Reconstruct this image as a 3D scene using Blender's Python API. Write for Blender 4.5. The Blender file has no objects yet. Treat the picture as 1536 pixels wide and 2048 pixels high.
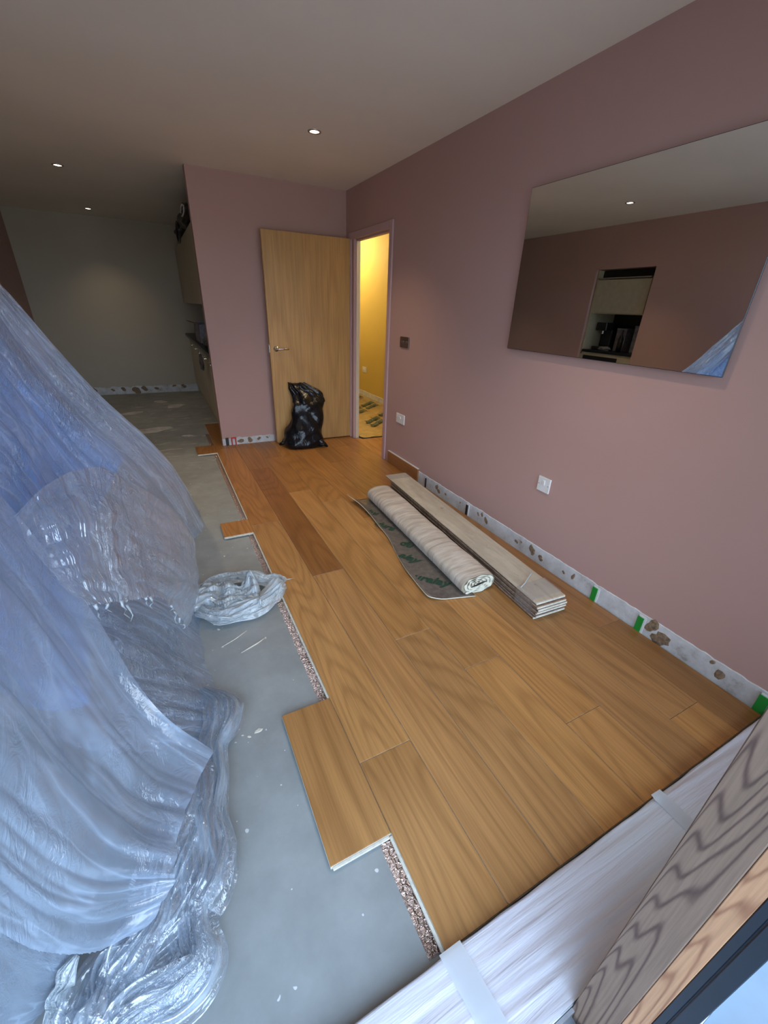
import bpy, bmesh, math, random
from mathutils import Vector, Matrix, noise
PI = math.pi
sc = bpy.context.scene
COL = sc.collection

# ------------------------------------------------------------ camera
cam_data = bpy.data.cameras.new('camera')
cam_data.sensor_fit = 'HORIZONTAL'; cam_data.sensor_width = 36.0
cam_data.lens = 825.576349/1536*36.0
cam_data.clip_start = 0.02; cam_data.clip_end = 100
cam = bpy.data.objects.new('camera', cam_data); COL.objects.link(cam)
CX = (0.8904491069397853,-0.17204684309462573,0.42130781114443144)
CY = (-0.4536624986619897,-0.40867526812102783,0.7919437243478642)
CZ = (0.035926664998283356,-0.8963171364017197,-0.4419557282519617)
r = Vector((CX[0],CY[0],CZ[0])); d = Vector((CX[1],CY[1],CZ[1])); f = Vector((CX[2],CY[2],CZ[2]))
u = -d; b = -f
cam.matrix_world = Matrix(((r.x,u.x,b.x,0.0),(r.y,u.y,b.y,0.0),(r.z,u.z,b.z,1.39),(0,0,0,1)))
sc.camera = cam

# ------------------------------------------------------------ exposure
vs = sc.view_settings
sc.display_settings.display_device = 'sRGB'
vs.view_transform = 'Standard'; vs.look = 'None'; vs.gamma = 1.0; vs.use_curve_mapping = False
vs.exposure = 0.28

# ------------------------------------------------------------ sky
W = bpy.data.worlds.new('overcast_sky'); sc.world = W; W.use_nodes = True
nt = W.node_tree; nt.nodes.clear()
tc = nt.nodes.new('ShaderNodeTexCoord'); sx = nt.nodes.new('ShaderNodeSeparateXYZ')
rp = nt.nodes.new('ShaderNodeValToRGB'); bg = nt.nodes.new('ShaderNodeBackground'); ow = nt.nodes.new('ShaderNodeOutputWorld')
mr = nt.nodes.new('ShaderNodeMapRange'); mr.inputs[1].default_value = -1; mr.inputs[2].default_value = 1
nt.links.new(tc.outputs['Generated'], sx.inputs[0]); nt.links.new(sx.outputs['Z'], mr.inputs[0])
nt.links.new(mr.outputs[0], rp.inputs[0]); nt.links.new(rp.outputs[0], bg.inputs[0]); nt.links.new(bg.outputs[0], ow.inputs[0])
cr = rp.color_ramp
cr.elements[0].position = 0.0; cr.elements[0].color = (0.24,0.25,0.24,1)
cr.elements[1].position = 1.0; cr.elements[1].color = (0.50,0.70,1.0,1)
for p, c in ((0.49,(0.36,0.38,0.37,1)), (0.51,(0.74,0.86,1.0,1)), (0.62,(0.64,0.80,1.0,1))):
    e = cr.elements.new(p); e.color = c
bg.inputs[1].default_value = SKY_STRENGTH = 5.0
WARM = (1.0,0.74,0.45)
SPOT_W = 38.0

def area(name, loc, rot, sx_, sy_, power, col):
    l = bpy.data.lights.new(name,'AREA'); l.shape='RECTANGLE'; l.size=sx_; l.size_y=sy_; l.energy=power; l.color=col
    o = bpy.data.objects.new(name,l); o.location=loc; o.rotation_euler=rot; COL.objects.link(o); return o
portal = area('window_portal', (0.2,-0.06,1.1), (PI/2,0,0), 3.4, 2.15, 1, (1,1,1))
portal.rotation_euler = (-PI/2,0,0)
portal.data.cycles.is_portal = True

# ------------------------------------------------------------ node helpers
def new_mat(name):
    m = bpy.data.materials.new(name); m.use_nodes = True
    n = m.node_tree; n.nodes.clear()
    o = n.nodes.new('ShaderNodeOutputMaterial')
    return m, n, o
def N(n, t, **k):
    x = n.nodes.new(t)
    for a, v in k.items():
        if a.startswith('i_'):
            x.inputs[int(a[2:]) if a[2:].isdigit() else a[2:].replace('_',' ')].default_value = v
        else: setattr(x, a, v)
    return x
def L(n, a, bb): n.links.new(a, bb)
def rgba(c): return (c[0],c[1],c[2],1)
def coords(n, scale=(1,1,1), randomize=False, src='Object'):
    t = N(n,'ShaderNodeTexCoord'); mp = N(n,'ShaderNodeMapping'); mp.inputs['Scale'].default_value = scale
    s = t.outputs[src]
    if randomize:
        oi = N(n,'ShaderNodeObjectInfo'); v = N(n,'ShaderNodeVectorMath', operation='SCALE'); v.inputs[0].default_value=(37,53,71)
        L(n, oi.outputs['Random'], v.inputs['Scale'])
        a = N(n,'ShaderNodeVectorMath', operation='ADD'); L(n,s,a.inputs[0]); L(n,v.outputs[0],a.inputs[1]); s = a.outputs[0]
    L(n, s, mp.inputs['Vector']); return mp.outputs[0]
def tex(n, vec, scale=5, detail=3, rough=0.5, dist=0.0):
    x = N(n,'ShaderNodeTexNoise'); x.inputs['Scale'].default_value=scale; x.inputs['Detail'].default_value=detail
    x.inputs['Roughness'].default_value=rough; x.inputs['Distortion'].default_value=dist
    L(n, vec, x.inputs['Vector']); return x.outputs['Fac']
def ramp(n, fac, stops):
    x = N(n,'ShaderNodeValToRGB'); e = x.color_ramp
    while len(e.elements) < len(stops): e.elements.new(0.5)
    for q,(p,c) in zip(e.elements, stops): q.position=p; q.color=rgba(c) if hasattr(c,'__len__') else (c,c,c,1)
    L(n, fac, x.inputs[0]); return x.outputs[0]
def mixc(n, fac, a, c, mode='MIX'):
    x = N(n,'ShaderNodeMixRGB', blend_type=mode)
    for i,v in ((0,fac),(1,a),(2,c)):
        if hasattr(v,'is_linked') or hasattr(v,'links'): L(n,v,x.inputs[i])
        else: x.inputs[i].default_value = v if i==0 else rgba(v)
    return x.outputs[0]
def math_(n, op, a, c=0.0):
    x = N(n,'ShaderNodeMath', operation=op)
    for i,v in ((0,a),(1,c)):
        if hasattr(v,'links'): L(n,v,x.inputs[i])
        else: x.inputs[i].default_value = v
    return x.outputs[0]
def bump(n, h, strength=0.3, dist=0.01):
    x = N(n,'ShaderNodeBump'); x.inputs['Strength'].default_value=strength; x.inputs['Distance'].default_value=dist
    L(n,h,x.inputs['Height']); return x.outputs[0]
def bsdf(n, out, col, rough=0.5, metal=0.0, nrm=None, spec=0.5, **k):
    x = N(n,'ShaderNodeBsdfPrincipled')
    for nm,v in (('Base Color',col),('Roughness',rough),('Metallic',metal),('Specular IOR Level',spec)):
        if hasattr(v,'links'): L(n,v,x.inputs[nm])
        else: x.inputs[nm].default_value = rgba(v) if nm=='Base Color' else v
    for nm,v in k.items(): x.inputs[nm.replace('_',' ')].default_value = v
    if nrm is not None: L(n,nrm,x.inputs['Normal'])
    L(n,x.outputs[0],out.inputs[0]); return x

# ------------------------------------------------------------ materials
def plain(name, col, rough=0.5, metal=0.0, var=0.06, scale=20, bmp=0.0, spec=0.5):
    m,n,o = new_mat(name); v = coords(n,(1,1,1)); t = tex(n,v,scale,4)
    a = [max(0,c*(1-var)) for c in col]; c2 = [min(1,c*(1+var)) for c in col]
    c = ramp(n,t,((0.3,a),(0.7,c2)))
    bsdf(n,o,c,rough,metal,bump(n,t,bmp,0.002) if bmp else None,spec); return m
def paint(name, col, rough=0.7):
    m,n,o = new_mat(name); v = coords(n)
    t = tex(n,v,1.2,2); t2 = tex(n,v,140,3)
    c = ramp(n,t,((0.3,[q*0.97 for q in col]),(0.7,[q*1.03 for q in col])))
    bsdf(n,o,c,rough,0,bump(n,t2,0.12,0.001),0.3); return m
def oak(name, axis='y', light=(0.50,0.265,0.095), dark=(0.25,0.115,0.036), rough=0.38, lines=15.0, lo=0.5, tone=True, strength=0.42, across=3.4):
    m,n,o = new_mat(name)
    def sc3(a, l): return {'y':(a,l,a),'z':(a,a,l),'x':(l,a,a)}[axis]
    v = coords(n, sc3(across,lo), True); v2 = coords(n, sc3(150,3.0), True); v3 = coords(n, sc3(1.5,0.6), True); v4 = coords(n, sc3(34,1.2), True)
    lowf = tex(n,v,1.0,1.2,0.45,0.35)
    ph = math_(n,'MULTIPLY',lowf,lines*2*PI)
    ring = math_(n,'ADD',math_(n,'MULTIPLY',math_(n,'SINE',ph),0.5),0.5)
    ring = math_(n,'POWER',ring,2.6)
    fib = tex(n,v2,1.0,3,0.6); mid = tex(n,v4,1.0,3,0.6)
    big = tex(n,v3,1.0,2)
    c = mixc(n, math_(n,'MULTIPLY',ring,strength), light, dark)
    fm = ramp(n,fib,((0.35,0.78),(0.62,1.06)))
    c = mixc(n,0.75,c,fm,'MULTIPLY')
    mm = ramp(n,mid,((0.34,0.80),(0.62,1.05)))
    c = mixc(n,0.5,c,mm,'MULTIPLY')
    bm = ramp(n,big,((0.3,(0.84,0.82,0.80)),(0.7,(1.08,1.06,1.04))))
    c = mixc(n,1.0,c,bm,'MULTIPLY')
    if tone:
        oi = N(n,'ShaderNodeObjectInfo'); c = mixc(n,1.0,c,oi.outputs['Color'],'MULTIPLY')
    hgt = math_(n,'ADD',math_(n,'MULTIPLY',fib,0.7),math_(n,'MULTIPLY',ring,-0.2))
    bsdf(n,o,c,rough,0,bump(n,hgt,0.10,0.002),0.45); return m

def larch(name, light, dark, lines, lo, across):
    m,n,o = new_mat(name); v = coords(n,(across,across,lo)); v2 = coords(n,(260,260,6)); v5=coords(n,(30,30,30))
    low = tex(n,v,1.0,2.0,0.35,0.5); wig = tex(n,v5,1.0,3,0.6)
    ph = math_(n,'ADD',math_(n,'MULTIPLY',low,lines*2*PI),math_(n,'MULTIPLY',wig,0.9))
    ring = math_(n,'POWER',math_(n,'ADD',math_(n,'MULTIPLY',math_(n,'SINE',ph),0.5),0.5),4.5)
    fib = tex(n,v2,1.0,3,0.6)
    c = mixc(n, math_(n,'MULTIPLY',ring,0.8), light, dark)
    c = mixc(n,0.8,c,ramp(n,fib,((0.35,0.82),(0.62,1.06))),'MULTIPLY')
    bsdf(n,o,c,0.6,0,bump(n,math_(n,'SUBTRACT',fib,ring),0.2,0.001),0.3); return m
M_FLOOR = oak('oiled_oak','y',(0.455,0.240,0.088),(0.245,0.112,0.036),0.36,21.0,0.42,True,0.40,across=3.0)
M_DOOR = oak('door_oak_veneer','z',(0.52,0.31,0.115),(0.37,0.20,0.065),0.45,9,0.30,False,0.34,2.6)
M_SKIRT = oak('skirting_oak','y',(0.36,0.16,0.06),(0.20,0.08,0.03),0.45,9,0.5,False,0.3)
M_POST = larch('weathered_larch',(0.195,0.135,0.100),(0.06,0.033,0.028),46.0,0.50,7.0)
M_BEAD = larch('bright_larch',(0.44,0.25,0.14),(0.24,0.11,0.06),40.0,0.6,9.0)
M_EDGE = plain('plywood_edge',(0.62,0.60,0.52),0.8,0,0.15,60)
M_PINK = paint('dusty_pink_paint',(0.465,0.300,0.272))
M_PINKTRIM = paint('pale_pink_gloss',(0.50,0.34,0.34),0.45)
M_CREAM = paint('cream_paint',(0.46,0.42,0.34))
M_CEIL = paint('ceiling_paint',(0.82,0.77,0.68),0.85)
M_YEL = paint('yellow_ochre_paint',(0.55,0.41,0.10))
M_WHITE = plain('white_plastic',(0.72,0.73,0.74),0.35,0,0.03)
M_CHROME = plain('brushed_chrome',(0.62,0.60,0.58),0.25,1,0.05)
M_DKCHROME = plain('dark_nickel',(0.20,0.15,0.14),0.35,1,0.05)
M_BLACK = plain('black_plastic',(0.012,0.012,0.014),0.4)
M_BLKALU = plain('black_aluminium',(0.008,0.012,0.02),0.35,0.0,0.1)
M_GREEN = plain('green_plastic',(0.01,0.26,0.035),0.45)
M_RED = plain('red_plastic',(0.55,0.03,0.02),0.45)
M_CAB = plain('cream_laminate',(0.42,0.38,0.27),0.45)
M_DECK = plain('pale_balcony_paving',(0.13,0.18,0.23),0.6,0,0.12,6)
M_INK = plain('green_ink',(0.012,0.06,0.035),0.6)
M_TRACK = plain('sill_aluminium',(0.45,0.48,0.52),0.35,0.6,0.1,90)

def mat_screed():
    m,n,o = new_mat('grey_screed'); v = coords(n); v2 = coords(n,(1.0,5.0,1.0))
    a = tex(n,v,1.1,5,0.6); s = tex(n,v,7,6,0.65); st = tex(n,v2,3.2,5,0.6,0.6)
    c = ramp(n,a,((0.3,(0.235,0.255,0.255)),(0.7,(0.35,0.38,0.38))))
    c = mixc(n,0.8,c,ramp(n,s,((0.3,0.82),(0.65,1.06))),'MULTIPLY')
    dk = ramp(n,tex(n,v,3.0,8,0.72,1.2),((0.30,0.6),(0.36,1.0)))
    c = mixc(n,0.55,c,dk,'MULTIPLY')
    # white trowel smears, denser towards the back room
    sp = N(n,'ShaderNodeSeparateXYZ'); t0 = N(n,'ShaderNodeTexCoord'); L(n,t0.outputs['Object'],sp.inputs[0])
    far = math_(n,'MULTIPLY',math_(n,'SUBTRACT',sp.outputs['Y'],3.2),0.6)
    far.node.use_clamp = True
    sm = ramp(n,st,((0.60,0.0),(0.66,1.0)))
    c = mixc(n, math_(n,'MULTIPLY',sm,math_(n,'MULTIPLY',far,0.6)), c, (0.62,0.60,0.57))
    fl = tex(n,v,46,1,0.4); flk = ramp(n,fl,((0.765,0.0),(0.785,1.0)))
    c = mixc(n, math_(n,'MULTIPLY',flk,0.7), c, (0.75,0.78,0.8))
    bsdf(n,o,c,0.62,0,bump(n,s,0.25,0.004),0.35); return m
M_SCREED = mat_screed()

def mat_plaster():
    m,n,o = new_mat('bare_scraped_plaster'); v = coords(n)
    a = tex(n,v,9,6,0.7); e = tex(n,v,30,5,0.7)
    c = ramp(n,a,((0.30,(0.30,0.28,0.25)),(0.42,(0.52,0.53,0.54)),(0.7,(0.68,0.71,0.74))))
    bsdf(n,o,c,0.85,0,bump(n,e,0.5,0.006),0.2); return m
M_PLASTER = mat_plaster()
M_GLUE = plain('brown_adhesive',(0.22,0.155,0.10),0.8,0,0.45,70,0.8)

def mat_foil():
    m,n,o = new_mat('copper_foil'); v = coords(n,(1,1,1)); v2 = coords(n,(0.35,1.6,1))
    w = N(n,'ShaderNodeTexVoronoi', feature='DISTANCE_TO_EDGE'); w.inputs['Scale'].default_value=75; L(n,v,w.inputs['Vector'])
    q = tex(n,v2,60,3,0.6,1.5); fine = tex(n,v,260,2,0.6); big=tex(n,v,26,2)
    h = math_(n,'ADD',math_(n,'MULTIPLY',math_(n,'ABSOLUTE',math_(n,'SUBTRACT',q,0.5)),-2.4),math_(n,'MULTIPLY',fine,0.12))
    h = math_(n,'ADD',h,math_(n,'MULTIPLY',ramp(n,w.outputs['Distance'],((0.0,1.0),(0.2,0.0))),0.5))
    h = math_(n,'ADD',h,big)
    bsdf(n,o,(0.85,0.64,0.54),0.14,1.0,bump(n,h,1.0,0.006)); return m
M_FOIL = mat_foil()

def mat_goldfoil():
    m,n,o = new_mat('gold_foil_underlay'); v = coords(n,(1,1,1))
    a = tex(n,v,45,4,0.6,0.4); b2 = tex(n,v,9,3)
    c = ramp(n,b2,((0.3,(0.36,0.27,0.11)),(0.7,(0.55,0.42,0.18))))
    bsdf(n,o,c,0.35,0.75,bump(n,a,1.0,0.01)); return m
M_GOLD = mat_goldfoil()

def mat_film(name, base, haze0, haze1, gl=0.08, bs=0.6, streak=(2.2,26), crink=26, tint=(0.95,0.97,1.0), seed=0.0, refl=0.10, edge=0.5, crs_=0.24):
    m,n,o = new_mat(name)
    def uvn(sx_,sy_,sc_,det,dist):
        t = N(n,'ShaderNodeTexCoord'); mp = N(n,'ShaderNodeMapping'); mp.inputs['Scale'].default_value=(sx_,sy_,1); mp.inputs['Location'].default_value=(seed,seed*2,0)
        L(n,t.outputs['UV'],mp.inputs['Vector']); return tex(n,mp.outputs[0],sc_,det,0.55,dist)
    st = uvn(streak[0],streak[1],1.0,3,0.35); st2 = uvn(streak[0]*1.6,streak[1]*0.35,1.0,3,0.6)
    ck = uvn(1,1,crink,4,1.2); mk = uvn(1,1,2.6,2,0.3); big = uvn(1,1,1.6,3,0.6)
    rdg = lambda q: math_(n,'ABSOLUTE',math_(n,'SUBTRACT',q,0.5))
    h = math_(n,'ADD',math_(n,'MULTIPLY',rdg(st),-1.1),math_(n,'MULTIPLY',rdg(st2),-1.6))
    mask = ramp(n,mk,((0.44,0.08),(0.62,1.0)))
    h = math_(n,'ADD',h,math_(n,'MULTIPLY',math_(n,'MULTIPLY',rdg(ck),-1.5),mask))
    nr = bump(n,h,bs,0.024)
    df = N(n,'ShaderNodeBsdfDiffuse'); df.inputs[0].default_value=rgba(base); L(n,nr,df.inputs['Normal'])
    tl = N(n,'ShaderNodeBsdfTranslucent'); tl.inputs[0].default_value=rgba(base); L(n,nr,tl.inputs['Normal'])
    hz = N(n,'ShaderNodeMixShader'); hz.inputs[0].default_value=0.35; L(n,df.outputs[0],hz.inputs[1]); L(n,tl.outputs[0],hz.inputs[2])
    tp = N(n,'ShaderNodeBsdfTransparent'); tp.inputs[0].default_value=rgba(tint)
    lw = N(n,'ShaderNodeLayerWeight'); lw.inputs[0].default_value=0.5; L(n,nr,lw.inputs['Normal'])
    fz = ramp(n,math_(n,'ADD',math_(n,'MULTIPLY',big,0.5),math_(n,'MULTIPLY',st,0.5)),((0.38,haze0),(0.62,haze1)))
    crs = ramp(n,rdg(st),((0.0,crs_),(0.035,0.0)))
    fz = math_(n,'ADD',fz,crs)
    fac = math_(n,'ADD',fz,math_(n,'MULTIPLY',math_(n,'POWER',lw.outputs['Facing'],2.2),edge)); fac.node.use_clamp=True
    m1 = N(n,'ShaderNodeMixShader'); L(n,fac,m1.inputs[0]); L(n,tp.outputs[0],m1.inputs[1]); L(n,hz.outputs[0],m1.inputs[2])
    gs = N(n,'ShaderNodeBsdfGlossy'); gs.inputs['Roughness'].default_value=gl; L(n,nr,gs.inputs['Normal'])
    fg = math_(n,'ADD',math_(n,'MULTIPLY',math_(n,'POWER',lw.outputs['Facing'],3.0),0.35),refl); fg.node.use_clamp=True
    m2 = N(n,'ShaderNodeMixShader'); L(n,fg,m2.inputs[0]); L(n,m1.outputs[0],m2.inputs[1]); L(n,gs.outputs[0],m2.inputs[2])
    L(n,m2.outputs[0],o.inputs[0]); return m
M_FILM_FAR = mat_film('clear_dust_sheet',(0.62,0.77,1.0),0.16,0.42,0.07,1.0,(1.6,14),30,refl=0.14)
M_FILM_TORN = mat_film('torn_clear_sheet',(0.70,0.82,0.96),0.14,0.36,0.06,0.95,(7,3.2),26,seed=3.1,refl=0.20,crs_=0.10)
M_FILM_NEAR = mat_film('milky_dust_sheet',(0.46,0.58,0.74),0.24,0.54,0.12,0.42,(1.0,6),13,seed=7.7,refl=0.10)
M_FILM_HEM = mat_film('gathered_sheet',(0.74,0.86,0.97),0.04,0.24,0.06,1.0,(3.5,6),26,seed=5.3,refl=0.20,edge=0.75)
M_FILM_BUNCH = mat_film('bunched_sheet',(0.84,0.93,0.98),0.30,0.62,0.10,1.0,(4,8),34,seed=9.3,refl=0.12,edge=0.6)
M_TAPE = mat_film('clear_tape',(0.72,0.78,0.82),0.5,0.75,0.4,0.2,(1,1),40,seed=1.3)
def mat_sillfilm():
    m,n,o = new_mat('white_sill_film'); v = coords(n,(0.7,14,4)); v1 = coords(n)
    a = tex(n,v,2.2,4,0.5,0.6); f2 = tex(n,v,9,4,0.6,0.4)
    h = math_(n,'ADD',math_(n,'ABSOLUTE',math_(n,'SUBTRACT',a,0.5)),math_(n,'MULTIPLY',f2,0.12))
    c = ramp(n,tex(n,v1,1.4,2),((0.3,(0.50,0.48,0.53)),(0.65,(0.54,0.59,0.65))))
    bsdf(n,o,c,0.32,0,bump(n,h,0.55,0.012),0.5); return m
M_SILLFILM = mat_sillfilm()

def mat_bag():
    m,n,o = new_mat('black_bin_liner'); v = coords(n,(1,1,0.6))
    a = tex(n,v,6,2,0.5,1.6); b2 = tex(n,v,20,2,0.5,1.0)
    h = math_(n,'ADD',math_(n,'ABSOLUTE',math_(n,'SUBTRACT',a,0.5)),math_(n,'MULTIPLY',math_(n,'ABSOLUTE',math_(n,'SUBTRACT',b2,0.5)),0.4))
    bsdf(n,o,(0.004,0.005,0.008),0.24,0,bump(n,h,0.5,0.02),0.4); return m
M_BAG = mat_bag()
M_BLUE = plain('blue_matte',(0.22,0.47,0.98),0.9,0,0.12,14)
M_CHAIR = plain('mauve_grey_upholstery',(0.17,0.14,0.17),0.95,0,0.15,120)

def mat_roll(name, c1, c2, rough=0.6):
    m,n,o = new_mat(name); v = coords(n,(9,1.0,9)); v2 = coords(n,(1.6,14,1.6)); v1 = coords(n)
    a = tex(n,v2,3.0,6,0.62,0.5); b2 = tex(n,v1,30,5,0.6); k = tex(n,v1,3.5,3)
    c = ramp(n,a,((0.32,c1),(0.62,c2)))
    c = mixc(n,0.7,c,ramp(n,k,((0.3,(0.86,0.84,0.80)),(0.65,(1.03,1.03,1.05)))),'MULTIPLY')
    bsdf(n,o,c,rough,0,bump(n,math_(n,'ADD',a,math_(n,'MULTIPLY',b2,0.3)),0.35,0.01),0.4); return m
M_ROLL = mat_roll('cream_underlay_backing',(0.40,0.35,0.29),(0.66,0.61,0.54))
M_FOAM = plain('cream_underlay_foam',(0.68,0.68,0.56),0.85,0,0.06,60)
M_MATTOP = plain('grey_printed_underlay',(0.17,0.15,0.13),0.35,0.25,0.25,40,0.3)
def mat_back():
    m,n,o = new_mat('pale_plank_underside'); v = coords(n,(6,0.8,6),True); v1 = coords(n,(1,1,1),True)
    a = tex(n,v,2.2,6,0.7,0.5); k = tex(n,v1,4,5,0.7); sp = tex(n,v1,21,3,0.6)
    c = ramp(n,a,((0.3,(0.40,0.35,0.27)),(0.62,(0.57,0.52,0.42))))
    c = mixc(n,0.7,c,ramp(n,k,((0.3,0.80),(0.6,1.05))),'MULTIPLY')
    c = mixc(n,math_(n,'MULTIPLY',ramp(n,sp,((0.70,0.0),(0.74,1.0))),0.6),c,(0.22,0.15,0.09))
    bsdf(n,o,c,0.75,0,bump(n,sp,0.2,0.002),0.3); return m
M_BACK = mat_back()
M_PLANKEDGE = plain('grooved_plank_edge',(0.23,0.165,0.12),0.8,0,0.4,50)
M_VENEER = plain('dark_plank_veneer',(0.055,0.028,0.016),0.7,0,0.3,40)

# ------------------------------------------------------------ mesh helpers
def obj(name, bm, m, parent=None, smooth=False, loc=None):
    me = bpy.data.meshes.new(name); bm.normal_update(); bm.to_mesh(me); bm.free()
    for q in (m if isinstance(m,(list,tuple)) else [m]): me.materials.append(q)
    if smooth:
        for p in me.polygons: p.use_smooth = True
    o = bpy.data.objects.new(name, me); COL.objects.link(o)
    if parent is not None: o.parent = parent
    if loc is not None: o.location = loc
    return o
def tag(o, label=None, cat=None, group=None, kind=None):
    for k,v in (('label',label),('category',cat),('group',group),('kind',kind)):
        if v: o[k] = v
    return o
def thing(name, label, cat, loc=(0,0,0), rz=0, group=None, kind=None):
    o = bpy.data.objects.new(name,None); COL.objects.link(o); o.empty_display_size=0.1
    o.location=loc; o.rotation_euler=(0,0,rz); return tag(o,label,cat,group,kind)
def bx(bm, x0,x1,y0,y1,z0,z1, bev=0.0, mi=0, seg=1):
    x0,x1=sorted((x0,x1)); y0,y1=sorted((y0,y1)); z0,z1=sorted((z0,z1))
    t = bmesh.new()
    vs_ = [t.verts.new(p) for p in ((x0,y0,z0),(x1,y0,z0),(x1,y1,z0),(x0,y1,z0),(x0,y0,z1),(x1,y0,z1),(x1,y1,z1),(x0,y1,z1))]
    for q in ((3,2,1,0),(4,5,6,7),(0,1,5,4),(1,2,6,5),(2,3,7,6),(3,0,4,7)): t.faces.new([vs_[i] for i in q])
    if bev>0: bmesh.ops.bevel(t, geom=t.edges[:], offset=bev, segments=seg, affect='EDGES', profile=0.5)
    for fc in t.faces: fc.material_index = mi
    me = bpy.data.meshes.new('t'); t.to_mesh(me); t.free(); k=len(bm.faces); bm.from_mesh(me); bpy.data.meshes.remove(me)
    bm.faces.ensure_lookup_table()
    for i in range(k,len(bm.faces)): bm.faces[i].material_index = mi
    return bm
def box(*a, **k):
    bm = bmesh.new(); return bx(bm,*a,**k)
def cyl(bm, c, axis, rad, h, seg=24, r2=None, mi=0):
    """cylinder whose base centre is c, running h along axis"""
    ax = Vector(axis).normalized(); q = Vector((0,0,1)).rotation_difference(ax).to_matrix().to_4x4()
    r2 = rad if r2 is None else r2
    k=len(bm.faces)
    bmesh.ops.create_cone(bm, cap_ends=True, segments=seg, radius1=rad, radius2=r2, depth=h,
        matrix=Matrix.Translation(Vector(c)+ax*h/2) @ q)
    bm.faces.ensure_lookup_table()
    for i in range(k,len(bm.faces)): bm.faces[i].material_index = mi
    return bm
def lathe(bm, prof, c=(0,0,0), seg=28):
    rings=[]
    for rr,z in prof: rings.append([bm.verts.new((c[0]+rr*math.cos(2*PI*i/seg),c[1]+rr*math.sin(2*PI*i/seg),c[2]+z)) for i in range(seg)])
    for a,b2 in zip(rings,rings[1:]):
        for i in range(seg):
            j=(i+1)%seg; bm.faces.new((a[i],a[j],b2[j],b2[i]))
    return bm
def tube(bm, pts, rad, seg=8, close=True):
    pts=[Vector(p) for p in pts]; rings=[]; up=Vector((0,0,1))
    for i,p in enumerate(pts):
        t=(pts[min(i+1,len(pts)-1)]-pts[max(i-1,0)]).normalized()
        s=t.cross(up); s = s.normalized() if s.length>1e-4 else Vector((1,0,0)); w=s.cross(t)
        rr = rad(i/(len(pts)-1)) if callable(rad) else rad
        rings.append([bm.verts.new(p+(s*math.cos(2*PI*k/seg)+w*math.sin(2*PI*k/seg))*rr) for k in range(seg)])
    for a,b2 in zip(rings,rings[1:]):
        for k in range(seg): j=(k+1)%seg; bm.faces.new((a[k],a[j],b2[j],b2[k]))
    if close: bm.faces.new(rings[0][::-1]); bm.faces.new(rings[-1])
    return bm
def prism(bm, poly, z0, z1, mi=0):
    a=[bm.verts.new((p[0],p[1],z0)) for p in poly]; c=[bm.verts.new((p[0],p[1],z1)) for p in poly]
    n_=len(poly)
    fs=[bm.faces.new(c), bm.faces.new(a[::-1])]+[bm.faces.new((a[i],a[(i+1)%n_],c[(i+1)%n_],c[i])) for i in range(n_)]
    for q in fs: q.material_index=mi
    bmesh.ops.recalc_face_normals(bm, faces=fs)
    return bm
def struct(name, bm, m, parent=None, smooth=False):
    o = obj(name,bm,m,parent,smooth)
    if parent is None: o['kind']='structure'
    return o
def crom(P, t):
    n_=len(P)-1; x=min(max(t*n_,0),n_-1e-9); i=int(x); w=x-i
    p1=P[i]; p2=P[i+1]; p0=P[i-1] if i>0 else p1*2-p2; p3=P[i+2] if i+2<=n_ else p2*2-p1
    return 0.5*((p1*2)+(p2-p0)*w+(p0*2-p1*5+p2*4-p3)*w*w+(p1*3-p0-p2*3+p3)*w*w*w)

# ------------------------------------------------------------ the room
H=2.40; WX=1.895; LX=-1.50; FY=4.61; BY=8.08; SX=0.455; ZS=-0.020
DY0,DY1,DH = 3.64,4.40,1.985
floor = struct('floor', box(LX-0.1,WX+0.1,0.20,BY+0.1,ZS-0.10,ZS), M_SCREED)
ceil = struct('ceiling', box(LX-0.1,WX+0.1,-0.04,BY+0.1,H,H+0.1), M_CEIL)
bm = bmesh.new()
bx(bm,WX,WX+0.06,-0.04,DY0-0.03,ZS-0.05,H); bx(bm,WX,WX+0.06,DY1+0.03,FY+0.1,ZS-0.05,H); bx(bm,WX,WX+0.06,DY0-0.03,DY1+0.03,DH+0.03,H)
wall_right = struct('wall_right', bm, M_PINK)
wall_far = struct('wall_far', box(SX,WX,FY,FY+0.11,ZS-0.02,H), M_PINK)
wall_back = struct('wall_back', box(LX-0.1,WX+0.1,BY,BY+0.1,ZS-0.05,H), M_CREAM)
OY0,OY1,OH = 3.46,4.25,1.935
bm = bmesh.new()
bx(bm,LX-0.1,LX,-0.04,OY0,ZS-0.05,H); bx(bm,LX-0.1,LX,OY1,BY,ZS-0.05,H); bx(bm,LX-0.1,LX,OY0,OY1,OH,H)
wall_left = struct('wall_left', bm, M_PINK)
bm=bmesh.new(); bx(bm,LX-0.75,LX-0.68,OY0-0.1,OY1+0.1,ZS-0.05,H); bx(bm,LX-0.70,LX-0.1,OY0-0.1,OY0-0.03,ZS-0.05,H); bx(bm,LX-0.70,LX-0.1,OY1+0.03,OY1+0.1,ZS-0.05,H); bx(bm,LX-0.70,LX-0.1,OY0-0.1,OY1+0.1,OH,OH+0.06)
struct('wall_recess',bm,M_CREAM); struct('floor_recess',box(LX-0.70,LX-0.1,OY0-0.1,OY1+0.1,ZS-0.08,ZS),M_SCREED)
# window wall: lintel and short returns round a wide glazed opening
bm = bmesh.new(); bx(bm,LX-0.1,WX+0.12,-0.30,-0.04,2.16,H+0.1)
struct('wall_window', bm, M_PINK)
# closing wall of the kitchen side behind the stub wall
struct('wall_kitchen', box(1.14,1.24,FY+0.11,BY,ZS,H), M_CREAM)

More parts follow.
